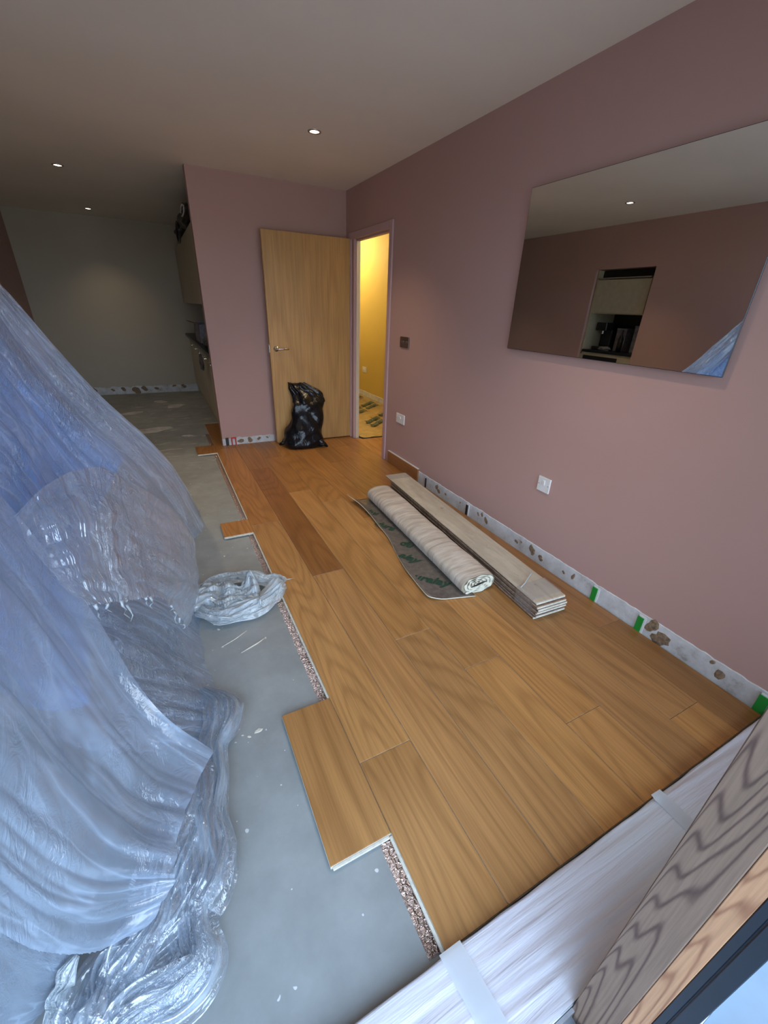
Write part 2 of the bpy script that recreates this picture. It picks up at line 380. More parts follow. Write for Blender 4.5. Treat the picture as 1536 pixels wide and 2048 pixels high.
# hall beyond the doorway
struct('wall_hall', box(3.10,3.20,2.6,8.6,-0.05,H), M_YEL)
bm = bmesh.new(); bx(bm,WX+0.06,3.10,8.5,8.6,-0.05,H); bx(bm,WX+0.06,3.10,2.6,2.7,-0.05,H); bx(bm,WX+0.045,WX+0.06,4.43,8.5,-0.05,H)
struct('wall_hall_end', bm, M_YEL)
struct('ceiling_hall', box(WX,3.2,2.6,8.6,H,H+0.1), M_CEIL)
hall_floor = struct('floor_hall', box(WX-0.02,3.2,2.6,8.6,ZS-0.1,ZS-0.002), M_SCREED)

# ------------------------------------------------------------ oak floorboards
XS=[0.180,0.370,0.570,0.760,0.950,1.140,1.330,1.525,1.715,1.883]
rows = {
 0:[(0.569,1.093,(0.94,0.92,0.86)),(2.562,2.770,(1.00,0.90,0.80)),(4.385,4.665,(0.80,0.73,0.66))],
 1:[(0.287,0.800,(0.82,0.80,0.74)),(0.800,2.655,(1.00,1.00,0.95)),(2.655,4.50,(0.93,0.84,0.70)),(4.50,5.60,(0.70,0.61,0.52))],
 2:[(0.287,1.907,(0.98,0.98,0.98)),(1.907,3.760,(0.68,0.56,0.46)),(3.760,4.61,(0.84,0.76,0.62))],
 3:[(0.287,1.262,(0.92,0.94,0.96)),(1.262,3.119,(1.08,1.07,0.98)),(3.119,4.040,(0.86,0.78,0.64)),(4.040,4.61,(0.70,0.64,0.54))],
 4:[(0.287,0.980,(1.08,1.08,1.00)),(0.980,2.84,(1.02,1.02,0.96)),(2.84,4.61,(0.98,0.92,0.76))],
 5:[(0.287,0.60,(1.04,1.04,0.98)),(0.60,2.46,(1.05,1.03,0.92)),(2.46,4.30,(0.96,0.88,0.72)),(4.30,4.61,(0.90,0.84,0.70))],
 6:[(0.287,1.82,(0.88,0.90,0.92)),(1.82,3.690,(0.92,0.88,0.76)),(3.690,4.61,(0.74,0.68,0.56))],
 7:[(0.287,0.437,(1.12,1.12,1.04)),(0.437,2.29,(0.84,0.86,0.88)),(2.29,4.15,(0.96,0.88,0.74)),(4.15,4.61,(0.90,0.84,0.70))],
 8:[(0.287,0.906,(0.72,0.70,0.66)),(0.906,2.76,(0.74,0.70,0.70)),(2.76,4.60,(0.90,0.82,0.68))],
}
TH=0.0145; Z0=-0.0145
def floorboard(x0,x1,y0,y1,tone,parent,top=0.0):
    g=0.0007
    cx,cy=(x0+x1)/2,(y0+y1)/2; hx,hy=(x1-x0)/2-g,(y1-y0)/2-g
    bm=bmesh.new(); c=0.0017
    ring=lambda a,z:[bm.verts.new((sx_*(hx-a),sy_*(hy-a),z)) for sx_,sy_ in ((-1,-1),(1,-1),(1,1),(-1,1))]
    r0=ring(0,-TH); r1=ring(0,-c-0.0032); r2=ring(0,-c); r3=ring(c*0.7,0)
    for a,b2,mi in ((r0,r1,1),(r1,r2,1),(r2,r3,0)):
        for i in range(4):
            j=(i+1)%4; q=bm.faces.new((a[i],a[j],b2[j],b2[i])); q.material_index=mi
    bm.faces.new(r3); q=bm.faces.new(r0[::-1]); q.material_index=1
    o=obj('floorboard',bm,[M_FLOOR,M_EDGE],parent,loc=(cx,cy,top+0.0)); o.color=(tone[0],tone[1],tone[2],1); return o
rnd=random.Random(4)
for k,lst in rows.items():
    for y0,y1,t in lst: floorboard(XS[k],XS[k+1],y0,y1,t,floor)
# boards running on through the doorway into the hall
for x0,x1,y0,y1,t in ((1.883,1.97,DY0+0.02,DY1-0.02,(0.98,0.86,0.74)),(1.97,2.16,3.40,4.33,(0.9,0.8,0.68)),(2.16,2.35,3.40,4.33,(1.05,0.95,0.84)),(2.35,2.54,3.40,4.33,(0.95,0.85,0.72))):
    floorboard(x0,x1,y0,y1,t,hall_floor)
# white machined tongue along the open board ends
for x0,x1,y0,y1 in ((0.186,0.362,0.561,0.569),(0.186,0.362,2.554,2.562),(0.232,0.362,4.377,4.385),(0.362,0.370,0.290,0.565),(0.362,0.370,1.096,2.555),(0.362,0.370,2.775,4.380)):
    tag(obj('board_tongue',box(x0,x1,y0,y1,-0.0115,-0.0045,0.001),M_EDGE,floor),'pale machined tongue along the open board edge')
# dried adhesive ridges and flecks on the screed
bm=bmesh.new(); tube(bm,[(0.10,1.50,ZS),(0.14,1.515,ZS+0.001),(0.18,1.53,ZS+0.001),(0.225,1.555,ZS)],lambda t:0.004*math.sin(PI*min(max(t,0.08),0.92)),6)
obj('adhesive_ridge',bm,M_EDGE,floor,True)
bm=bmesh.new(); tube(bm,[(0.03,1.575,ZS),(0.09,1.60,ZS),(0.15,1.635,ZS)],0.0022,5)
obj('adhesive_ridge',bm,M_EDGE,floor,True)
rnd=random.Random(8)
def blob(bm,cx,cy,cz,r0,flat,ax=2,n_=9,rough=0.3,rr=rnd,st=1.0):
    base=[]; top=[]; ph=rr.random()*6
    for i in range(n_):
        a=2*PI*i/n_; q=r0*(1+rough*math.sin(2*a+ph)+rough*0.6*(rr.random()-0.5)*2)
        p=(q*math.cos(a)*st,q*math.sin(a))
        for lst,k,h in ((base,1.0,0.0),(top,0.72,flat)):
            if ax==2: lst.append(bm.verts.new((cx+p[0]*k,cy+p[1]*k,cz+h)))
            elif ax==0: lst.append(bm.verts.new((cx-h,cy+p[0]*k,cz+p[1]*k)))
            else: lst.append(bm.verts.new((cx+p[0]*k,cy-h,cz+p[1]*k)))
    for i in range(n_):
        j=(i+1)%n_; bm.faces.new((base[i],base[j],top[j],top[i]))
    bm.faces.new(top); bmesh.ops.recalc_face_normals(bm,faces=bm.faces[:]); return bm
for x,y,r_ in ((0.09,1.085,0.012),(0.055,1.075,0.006),(0.035,1.09,0.004),(0.02,1.745,0.009),(0.03,1.70,0.007),(0.005,3.40,0.012),(0.035,3.42,0.009),(0.15,2.36,0.006),(0.22,1.55,0.005),(-0.2,5.6,0.14),(-0.45,6.6,0.09),(0.1,6.9,0.10),(0.15,5.2,0.05),(-0.1,7.3,0.08)):
    obj('plaster_splash',blob(bmesh.new(),x,y,ZS+0.0002,r_,0.0015,st=1.0 if y<4 else 1.5),M_EDGE if y<4 else M_PLASTER,floor)

# foil underlay below the boards, showing as a strip along their open side
bm=bmesh.new()
rnd=random.Random(3)
nx,ny=9,420; xs_=[0.331+0.05*i/(nx-1) for i in range(nx)]
gr=[]
for j in range(ny):
    y=0.297+(5.2-0.297)*j/(ny-1); row=[]
    for i,x in enumerate(xs_):
        wv=noise.noise(Vector((x*30,y*42,0)))*0.0016+abs(noise.noise(Vector((x*18,y*75,4))))*0.0018
        row.append(bm.verts.new((x+(0.0015*noise.noise(Vector((0,y*20,2))) if i==0 else 0),y,ZS+0.0022+max(0,wv) if i>0 else ZS+0.0003)))
    gr.append(row)
for a,b2 in zip(gr,gr[1:]):
    for i in range(nx-1): bm.faces.new((a[i],a[i+1],b2[i+1],b2[i]))
v_=[bm.verts.new(p) for p in ((0.381,0.297,ZS+0.003),(1.88,0.297,ZS+0.003),(1.88,4.6,ZS+0.003),(0.381,4.6,ZS+0.003))]; bm.faces.new(v_)
tag(obj('foil_underlay',bm,M_FOIL,None,False),'crinkled copper-coloured foil underlay showing as a strip beside the oak boards','underlay')

# ------------------------------------------------------------ bare plaster band at the wall foot
def ragged_band(name, a0, a1, zt, fixed, ax, parent, thick=0.004, seed=1, rag=0.006):
    bm=bmesh.new(); n_=int((a1-a0)/0.018)+2; low=[];up_=[];up2=[]
    for i in range(n_):
        a=a0+(a1-a0)*i/(n_-1); z=zt+rag*noise.noise(Vector((a*9,seed,0)))+rag*0.8*noise.noise(Vector((a*31,seed,5)))
        P=lambda dd,zz:(fixed-dd,a,zz) if ax==0 else (a,fixed-dd,zz)
        low.append(bm.verts.new(P(thick,ZS))); up_.append(bm.verts.new(P(thick,z-0.003))); up2.append(bm.verts.new(P(0.0,z)))
    for i in range(n_-1):
        bm.faces.new((low[i],low[i+1],up_[i+1],up_[i])); bm.faces.new((up_[i],up_[i+1],up2[i+1],up2[i]))
    bmesh.ops.recalc_face_normals(bm,faces=bm.faces[:])
    return obj(name,bm,M_PLASTER,parent)
tag(ragged_band('plaster_band',0.0,2.925,0.100,WX,0,wall_right),'bare white plaster band where the skirting was removed')
tag(ragged_band('plaster_band',SX,1.01,0.075,FY,1,wall_far,seed=4,rag=0.012),'scraped plaster band with paint torn off')
tag(ragged_band('plaster_band',LX,0.52,0.095,BY,1,wall_back,seed=7,rag=0.02),'scraped plaster band below the cream wall')
ragged_band('plaster_band',2.7,8.5,0.085,3.10,0,bpy.data.objects['wall_hall'],seed=9)
rnd=random.Random(11)
for y,z,r_,st in ((2.63,0.062,0.024,0.8),(2.60,0.035,0.02,1),(2.50,0.05,0.012,1),(2.08,0.062,0.012,1),(2.04,0.075,0.014,1),(1.99,0.05,0.026,0.7),(1.68,0.045,0.014,1),(1.64,0.062,0.008,1),(1.545,0.055,0.034,0.65),(1.47,0.04,0.016,1.3),(1.29,0.045,0.010,1),(1.225,0.055,0.020,0.6),(0.765,0.062,0.036,0.8),(0.71,0.03,0.03,1.6),(0.46,0.045,0.018,1.2),(0.50,0.08,0.01,1),(2.3,0.06,0.008,1),(0.31,0.03,0.012,1)):
    tag(obj('adhesive_patch',blob(bmesh.new(),WX-0.0042,y,z,r_,0.0025,0,11,0.3,rnd,st),M_GLUE,wall_right))
for x,z,r_,st in ((0.64,0.035,0.022,1.3),(0.74,0.04,0.026,1.2),(0.84,0.045,0.016,1.5),(0.93,0.05,0.012,1)):
    obj('adhesive_patch',blob(bmesh.new(),x,FY-0.0042,z,r_,0.0025,1,11,0.3,rnd,st),M_GLUE,wall_far)
for x,z,r_ in ((-0.60,0.06,0.03),(-0.3,0.055,0.035),(-0.12,0.05,0.022),(0.15,0.08,0.018),(0.3,0.07,0.03),(-0.75,0.05,0.02),(-0.42,0.03,0.05),(-1.0,0.06,0.03)):
    obj('adhesive_patch',blob(bmesh.new(),x,BY-0.0042,z,r_,0.0025,1,11,0.3,rnd,1.3),M_GLUE,wall_back)

# remaining oak skirting length
bm=box(1.877,WX,2.925,3.50,0.003,0.118,0.0015)
tag(struct('baseboard_right',bm,M_SKIRT),'short dark oak skirting length left beside the door frame')
obj('paint_edge',box(1.8775,WX-0.001,2.925,3.50,0.118,0.1225),M_WHITE,bpy.data.objects['baseboard_right'])

# ------------------------------------------------------------ spacers
def spacer(y, col, label, wdt=0.030, group=None, x1=WX-0.0045, t=0.010, h=0.098, back=True):
    root=thing('wedge_spacer',label,'spacer',(x1,y,ZS+0.003),0,group)
    bm=bmesh.new(); bx(bm,-t,-0.0045 if back else 0,-wdt/2,wdt/2,0,h,0.0008)
    obj('front_wedge',bm,col,root)
    if back:
        obj('back_wedge',box(-0.0045,0,-wdt/2-0.010,wdt/2-0.002,0,h+0.008,0.0008),M_WHITE,root)
    return root
spacer(1.078,M_GREEN,'green wedge spacer at the wall foot level with the near end of the planks')
spacer(0.818,M_GREEN,'green wedge spacer beside the round brown adhesive patch at the wall foot')
spacer(0.305,M_GREEN,'green wedge spacer nearest the window post, at the right picture edge',0.036)
spacer(2.795,M_BLACK,'thin black spacer at the wall foot just past the end of the oak skirting',0.012,None,back=False)
spacer(2.207,M_BLACK,'black spacer at the wall foot beside the middle of the plank stack',0.022)
def spacer_far(x,w,col,label):
    root=thing('wedge_spacer',label,'spacer',(x,FY-0.005,ZS+0.003))
    if col is M_BLACK: obj('front_wedge',box(-w/2,w/2,-0.012,0,0,0.10,0.001),col,root)
    else:
        bm=bmesh.new(); bx(bm,-w/2,-w/2+0.012,-0.012,0,0,0.10,0.001); bx(bm,w/2-0.012,w/2,-0.012,0,0,0.10,0.001); bx(bm,-w/2+0.012,w/2-0.012,-0.012,0,0.088,0.10,0.001)
        obj('front_wedge',bm,col,root)
spacer_far(0.502,0.030,M_BLACK,'black spacer at the left foot of the pink stub wall')
spacer_far(0.570,0.052,M_RED,'red forked spacer at the foot of the pink stub wall')

# ------------------------------------------------------------ doorway
trim=thing('trim_1',None,None,kind='structure')
bm=bmesh.new(); A=0.058
bx(bm,WX-0.016,WX,DY0-A,DY0,0.0,DH+A,0.003); obj('architrave',bm,M_PINKTRIM,trim)
bm=bmesh.new(); bx(bm,WX-0.016,WX,DY1+0.06,DY1+0.06+A,0.0,DH+A,0.003); obj('architrave',bm,M_PINKTRIM,trim)
bm=bmesh.new(); bx(bm,WX-0.016,WX,DY0,DY1+0.06,DH,DH+A,0.003); obj('architrave',bm,M_PINKTRIM,trim)
for y0,y1,z0,z1 in ((DY0-0.03,DY0,0,DH+0.03),(DY1,DY1+0.03,0,DH+0.03),(DY0,DY1,DH,DH+0.03)):
    obj('lining',box(WX-0.004,WX+0.066,y0,y1,z0,z1,0.002),M_PINKTRIM,trim)
M_JAMB=paint('cream_jamb_gloss',(0.62,0.56,0.44),0.4)
obj('door_stop',box(WX+0.020,WX+0.060,DY1-0.013,DY1,0,DH,0.001),M_JAMB,trim)
obj('door_stop',box(WX+0.020,WX+0.060,DY0,DY0+0.013,0,DH,0.001),M_PINKTRIM,trim)
obj('door_stop',box(WX+0.020,WX+0.060,DY0,DY1,DH-0.013,DH,0.001),M_PINKTRIM,trim)

door=thing('door_1','plain oak veneer door swung open against the pink stub wall','door',kind='structure')
DX0,DX1,DYF=1.010,1.884,4.478
leaf=obj('door_leaf',box(-(DX1-DX0)/2,(DX1-DX0)/2,0,0.044,-0.99,0.995,0.0015),M_DOOR,door,loc=((DX0+DX1)/2,DYF,1.0))
hz=0.985
hd=bmesh.new(); cyl(hd,(1.072,DYF,hz),(0,-1,0),0.026,0.008,28); cyl(hd,(1.072,DYF-0.008,hz),(0,-1,0),0.010,0.042,16)
tube(hd,[(1.072,DYF-0.048,hz),(1.09,DYF-0.050,hz),(1.13,DYF-0.050,hz),(1.19,DYF-0.050,hz)],0.0095,12)
tag(obj('handle',hd,M_CHROME,door,True),'satin chrome lever handle on a round rose')
obj('latch',box(1.006,1.010,DYF+0.012,DYF+0.034,0.95,1.02),M_CHROME,door)
for z in (1.72,1.02,0.22):
    bm=bmesh.new(); cyl(bm,(1.889,DYF-0.004,z-0.05),(0,0,1),0.006,0.10,12); bx(bm,1.878,1.893,DYF-0.002,DYF+0.004,z-0.05,z+0.05)
    obj('hinge',bm,M_DKCHROME,door)

# ------------------------------------------------------------ switches and outlets
def plate(name,label,cat,y,z,w,h,m,rockers,t=0.010,xw=WX,group=None):
    root=thing(name,label,cat,(xw,y,z),0,group)
    obj('face_plate',box(-t,0,-w/2,w/2,-h/2,h/2,0.002,seg=2),m,root)
    for ry,rz_,rw,rh in rockers:
        bm=bmesh.new(); bx(bm,-t-0.005,-t+0.001,ry-rw/2,ry+rw/2,rz_-rh/2,rz_+rh/2,0.0015); obj('rocker',bm,m,root)
    for s in (-1,1):
        bm=bmesh.new(); cyl(bm,(-t-0.0008,s*w*0.40,0.0),(1,0,0),0.0028,0.002,10); obj('screw',bm,M_CHROME,root)
    return root
plate('light_switch','dark nickel four-gang switch plate on the pink wall right of the door frame','switch',3.302,1.137,0.146,0.086,M_DKCHROME,[(-0.045,0.0,0.012,0.022),(-0.015,0.0,0.012,0.022),(0.015,0.0,0.012,0.022),(0.045,0.0,0.012,0.022)])
plate('wall_outlet','white outlet plate low on the pink wall right of the door frame','outlet',3.304,0.482,0.146,0.086,M_WHITE,[(0.0,0.010,0.030,0.018)])
plate('fused_switch','square white single switch plate low on the pink wall below the mirror','switch',1.563,0.494,0.088,0.088,M_WHITE,[(0.0,0.012,0.016,0.030)])
plate('wall_outlet','white outlet plate on the yellow hall wall','outlet',6.735,0.442,0.146,0.088,M_WHITE,[(0.0,0.0,0.03,0.02)],xw=3.10)

# ------------------------------------------------------------ mirror
MY0,MY1,MZ0,MZ1=0.856,2.022,1.203,1.975
m_,n_,o_=new_mat('mirror_silver'); g_=N(n_,'ShaderNodeBsdfGlossy'); g_.inputs[0].default_value=(0.80,0.82,0.80,1); g_.inputs['Roughness'].default_value=0.004
tn=tex(n_,coords(n_),3,2); L(n_,ramp(n_,tn,((0.3,(0.79,0.81,0.79)),(0.7,(0.81,0.83,0.81)))),g_.inputs[0]); L(n_,g_.outputs[0],o_.inputs[0]); M_MIRROR=m_
mir=thing('wall_mirror','large rectangular frameless mirror hung high on the pink wall','mirror',(WX,1.44,1.59))
dy=-1.44; dz=-1.59
bm=bmesh.new(); v_=[bm.verts.new((-0.0302,y+dy,z+dz)) for y,z in ((MY0+0.002,MZ0+0.002),(MY1-0.002,MZ0+0.002),(MY1-0.002,MZ1-0.002),(MY0+0.002,MZ1-0.002))]; bm.faces.new(v_)
obj('mirror_face',bm,M_MIRROR,mir)
obj('mirror_edge',box(-0.030,-0.024,MY0+dy,MY1+dy,MZ0+dz,MZ1+dz,0.001),plain('dark_glass_edge',(0.015,0.03,0.05),0.15),mir)
obj('backing_frame',box(-0.024,-0.001,MY0+dy+0.012,MY1+dy-0.012,MZ0+dz+0.012,MZ1+dz-0.012),M_BLKALU,mir)

# ------------------------------------------------------------ downlights
m_,n_,o_=new_mat('lamp_glow'); e_=N(n_,'ShaderNodeEmission'); e_.inputs[0].default_value=(1,0.86,0.66,1); e_.inputs[1].default_value=9; L(n_,e_.outputs[0],o_.inputs[0]); M_LAMP=m_
def downlight(x,y,label,power=SPOT_W):
    root=thing('downlight',label,'ceiling light',(x,y,H),0,'recessed ceiling downlights')
    bm=bmesh.new(); lathe(bm,[(0.030,-0.0005),(0.031,-0.004),(0.038,-0.005),(0.043,-0.0035),(0.044,0.0)],(0,0,0),32)
    obj('trim_ring',bm,M_CHROME,root,True)
    bm=bmesh.new(); lathe(bm,[(0.0003,-0.0025),(0.018,-0.0028),(0.0295,-0.001)],(0,0,0),24)
    obj('lamp_lens',bm,M_LAMP,root,True)
    l=bpy.data.lights.new('downlight_beam','SPOT'); l.energy=power; l.color=WARM; l.spot_size=math.radians(100); l.spot_blend=0.9; l.shadow_soft_size=0.03
    o=bpy.data.objects.new('downlight_beam',l); COL.objects.link(o); o.parent=root; o.location=(0,0,-0.012)
    return root
downlight(1.148,3.325,'lit downlight in the ceiling in front of the oak door')
downlight(-0.494,5.331,'lit downlight in the dim ceiling nearer the left picture edge',20)
downlight(-0.479,7.485,'small lit downlight nearest the cream back wall',12)
downlight(-0.62,3.33,'lit downlight above the dust sheet, seen in the mirror')
downlight(1.10,1.25,'downlight in the ceiling above the near floorboards, outside the picture')
# hall lamp
hl=bpy.data.lights.new('hall_lamp_light','POINT'); hl.energy=36; hl.color=(1.0,0.84,0.58); hl.shadow_soft_size=0.08
ho=bpy.data.objects.new('hall_lamp_light',hl); ho.location=(2.50,6.9,2.22); COL.objects.link(ho)
hl2=bpy.data.lights.new('hall_lamp_light','POINT'); hl2.energy=20; hl2.color=(1.0,0.80,0.52); hl2.shadow_soft_size=0.08
ho2=bpy.data.objects.new('hall_lamp_light',hl2); ho2.location=(2.55,4.3,2.25); COL.objects.link(ho2)

# ------------------------------------------------------------ hall underlay
bm=bmesh.new(); gx,gy=26,90; gr=[]
for j in range(gy):
    row=[]
    for i in range(gx):
        x=1.99+(3.09-1.99)*i/(gx-1); y0_=4.35+0.03*noise.noise(Vector((x*6,0,0))); y=y0_+(8.4-y0_)*j/(gy-1)
        z=0.002+0.012*abs(noise.noise(Vector((x*7,y*7,1))))+0.006*noise.noise(Vector((x*22,y*22,3)))
        row.append(bm.verts.new((x,y,max(z,-0.012))))
    gr.append(row)
for a,b2 in zip(gr,gr[1:]):
    for i in range(gx-1): bm.faces.new((a[i],a[i+1],b2[i+1],b2[i]))
hall_u=obj('foil_underlay',bm,M_GOLD,None,True)
tag(hall_u,'gold foil underlay with dark green print covering the hall floor','underlay')

_txt={}
def text_mesh(body, size, shear=0.28, off=0.0):
    key=(body,size,shear,off)
    if key in _txt: return _txt[key]
    c=bpy.data.curves.new('t','FONT'); c.body=body; c.size=size; c.shear=shear; c.offset=off; c.resolution_u=2; c.align_x='CENTER'; c.align_y='CENTER'; c.extrude=0.0002
    o=bpy.data.objects.new('t',c); COL.objects.link(o); bpy.context.view_layer.update()
    me=bpy.data.meshes.new_from_object(o.evaluated_get(bpy.context.evaluated_depsgraph_get()))
    bpy.data.objects.remove(o); bpy.data.curves.remove(c); me.materials.clear(); me.materials.append(M_INK); _txt[key]=me; return me
def lettering(body,size,loc,rz,parent,rx=0.0,off=0.002):
    me=text_mesh(body,size,0.28,off); o=bpy.data.objects.new('lettering',me); COL.objects.link(o); o.parent=parent; o.location=loc; o.rotation_euler=(rx,0,rz); return o
for a in range(-3,14):
    for c_ in range(-3,9):
        x=2.1+0.75*0.46*c_-0.66*0.24*a+(0.17 if a%2 else 0); y=4.6+0.66*0.46*c_+0.75*0.24*a
        if 2.14<x<2.94 and 4.50<y<8.2: lettering('duralay',0.13,(x,y,0.018),0.72,hall_u,off=0.006)

# ------------------------------------------------------------ underlay roll and flap
roll=thing('underlay_roll','cream roll of floor underlay lying on the oak boards beside the plank stack','underlay roll',(1.372,2.06,0.0),-0.042)
RW,RH=0.108,0.057; Lr=0.665
def roll_prof(th, k=1.0):
    c,s=math.cos(th),math.sin(th)
    x=RW*k*math.copysign(abs(c)**0.85,c); z=RH*k*math.copysign(abs(s)**0.80,s)
    return x,z+RH
bm=bmesh.new(); ns,na=70,44; gr=[]
for j in range(ns+1):
    y=-Lr+2*Lr*j/ns; row=[]
    for i in range(na):
        th=2*PI*i/na; x,z=roll_prof(th)
        q=0.0022*noise.noise(Vector((math.cos(th)*1.5,y*16,math.sin(th)*1.5)))+0.004*noise.noise(Vector((math.cos(th),y*3,math.sin(th))))
        if math.sin(th)<-0.2: q*=0.15
        row.append(bm.verts.new((x*(1+q*9),y,max(0.001,z+q*math.sin(th)*2))))
    gr.append(row)
for a,b2 in zip(gr,gr[1:]):
    for i in range(na):
        j=(i+1)%na; bm.faces.new((a[i],b2[i],b2[j],a[j]))
obj('outer_wrap',bm,M_ROLL,roll,True)
def spiral(yend,sgn):
    bm=bmesh.new(); turns=4.2; n_=230; inn=[];out=[]
    t_=0.0075
    for i in range(n_):
        a=i/(n_-1); k=1.0-0.86*a; th=-PI*0.75+2*PI*turns*a
        x,z=roll_prof(th,1.0); x*=k; z=RH+(z-RH)*k
        x2,z2=roll_prof(th,1.0); k2=max(k-0.15,0.02); x2*=k2; z2=RH+(z2-RH)*k2
        inn.append(bm.verts.new((x,yend+sgn*0.004*math.sin(i*0.9),z))); out.append(bm.verts.new((x2,yend-sgn*0.003,z2)))
    for i in range(n_-1): bm.faces.new((inn[i],inn[i+1],out[i+1],out[i]))
    return bm
obj('foam_end',spiral(-Lr-0.001,-1),M_FOAM,roll)
obj('foam_end',spiral(Lr+0.001,1),M_FOAM,roll)
M_GAP=plain('shadowed_foam_gap',(0.34,0.30,0.23),0.9)  # shade between the foam layers, put into the colour of a flat disc
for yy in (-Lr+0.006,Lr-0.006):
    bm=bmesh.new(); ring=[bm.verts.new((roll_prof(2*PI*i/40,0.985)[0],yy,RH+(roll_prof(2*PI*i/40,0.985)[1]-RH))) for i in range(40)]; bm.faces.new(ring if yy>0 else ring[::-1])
    obj('gap_shade_disc',bm,M_GAP,roll)
bm=bmesh.new()
pts=[(-0.05,0.052),(-0.02,0.057),(0.02,0.066),(0.052,0.068),(0.02,0.060),(-0.015,0.052)]
v_=[bm.verts.new((x,-Lr-0.0095,z)) for x,z in pts]; bm.faces.new(v_); v2=[bm.verts.new((x,-Lr-0.004,z)) for x,z in pts]
for i in range(6): bm.faces.new((v_[i],v2[i],v2[(i+1)%6],v_[(i+1)%6]))
tag(obj('slot_shade',bm,M_BLACK,roll),'black piece standing for the shade inside the slot of the roll end')  # solid black piece; the shade of the slot is put into its colour
# unrolled flap with printed face
left=[(1.140,2.775),(1.180,2.62),(1.185,2.44),(1.172,2.28),(1.162,2.12),(1.135,1.98),(1.107,1.86),(1.082,1.74),(1.068,1.62),(1.060,1.52),(1.062,1.455),(1.095,1.425)]
bm=bmesh.new(); gr=[]; nm=len(left)*5
LV=[Vector((a,b_,0)) for a,b_ in left]
for j in range(nm+1):
    p=crom(LV,j/nm); row=[]
    yr = 2.74+(1.415-2.74)*j/nm; xr=1.34-0.03*j/nm
    if j>nm*0.93: yr=1.415-(j-nm*0.93)*0.012
    for i in range(9):
        w=i/8; x=p.x+(xr-p.x)*w; y=p.y+(yr-p.y)*w
        curl=0.045*max(0,1-j/nm*4.0)**2*max(0,1-w*3)**1.0+0.016*max(0,1-w*4)**2*abs(math.sin(j/nm*5+0.6))
        row.append((x,y,0.0035+curl))
    gr.append(row)
def sheet_from(gr,th):
    bm=bmesh.new(); T=[[bm.verts.new((x,y,z+th)) for x,y,z in r_] for r_ in gr]; B=[[bm.verts.new(p) for p in r_] for r_ in gr]
    J=len(gr); I=len(gr[0])
    for j in range(J-1):
        for i in range(I-1):
            bm.faces.new((T[j][i],T[j+1][i],T[j+1][i+1],T[j][i+1])); q=bm.faces.new((B[j][i],B[j][i+1],B[j+1][i+1],B[j+1][i])); q.material_index=1
    for j in range(J-1):
        for i in (0,I-1):
            q=bm.faces.new((T[j][i],B[j][i],B[j+1][i],T[j+1][i])); q.material_index=1
    for i in range(I-1):
        for j in (0,J-1):
            q=bm.faces.new((T[j][i],T[j][i+1],B[j][i+1],B[j][i])); q.material_index=1
    bmesh.ops.recalc_face_normals(bm,faces=bm.faces[:]); return bm
inv=Matrix.Translation((1.372,2.06,0))@Matrix.Rotation(-0.042,4,'Z'); inv.invert()
gl=[[tuple(inv@Vector(p)) for p in r_] for r_ in gr]
flap=obj('underlay_flap',sheet_from(gl,0.006),[M_MATTOP,M_FOAM],roll,True)
tag(flap,'loose grey flap printed with green lettering')
for body,x,y,sz,rz_ in (('uralay',1.150,1.585,0.088,-0.80),('alay',1.155,1.84,0.088,-1.05),('du',1.222,1.99,0.088,-1.0),('dura',1.205,2.27,0.088,-1.05),('lay',1.212,2.50,0.088,-1.05)):
    p=inv@Vector((x+0.012,y,0.0128)); lettering(body,sz,p,rz_+0.042,flap,off=0.0025)
# ------------------------------------------------------------ stacked planks
rnd=random.Random(21)
prev=None
lab=['bottom plank of the pale stack beside the underlay roll','second plank from the bottom of the pale stack','third plank from the bottom of the pale stack','middle plank of the pale stack, between three above and three below','third plank from the top of the pale stack','second plank from the top of the pale stack','top plank of the stack, pale underside up with brown stains and tape']
PW,PL,PT=0.096,0.925,0.0142
cxs,cys,ang=1.613,2.01,-0.056
for k in range(7):
    ox=rnd.uniform(-0.006,0.006); oy=rnd.uniform(-0.012,0.012); da=rnd.uniform(-0.002,0.002)
    if k==6: oy=0.008; ox=0; da=0
    p=thing('oak_plank',lab[k],'plank',(cxs+ox,cys+oy,0.0006+k*PT),ang+da,'planks stacked beside the underlay roll')
    sh = -0.05 if k<6 else 0
    LL = PL if k==6 else PL-0.09
    bm=bmesh.new(); bx(bm,-PW,PW,-LL-(0.09 if k<6 else 0),LL,0.0062,PT-0.0008,0.0012)
    b_=obj('board',bm,M_BACK if k==6 else [M_PLANKEDGE],p)
    bm=bmesh.new(); bx(bm,-PW+0.004,PW-0.004,-PL,-PL+0.01,0.0,0.0)if False else None
    obj('face_veneer',box(-PW+0.004,PW-0.004,-LL-(0.086 if k<6 else 0),LL-0.004,0.0,0.0060,0.0006),M_VENEER,p)
    obj('end_grain',box(-PW+0.001,PW-0.001,-PL-0.004,-PL+0.001,0.003,0.012,0.0006),M_EDGE,p)
    if k==6:
        top=p
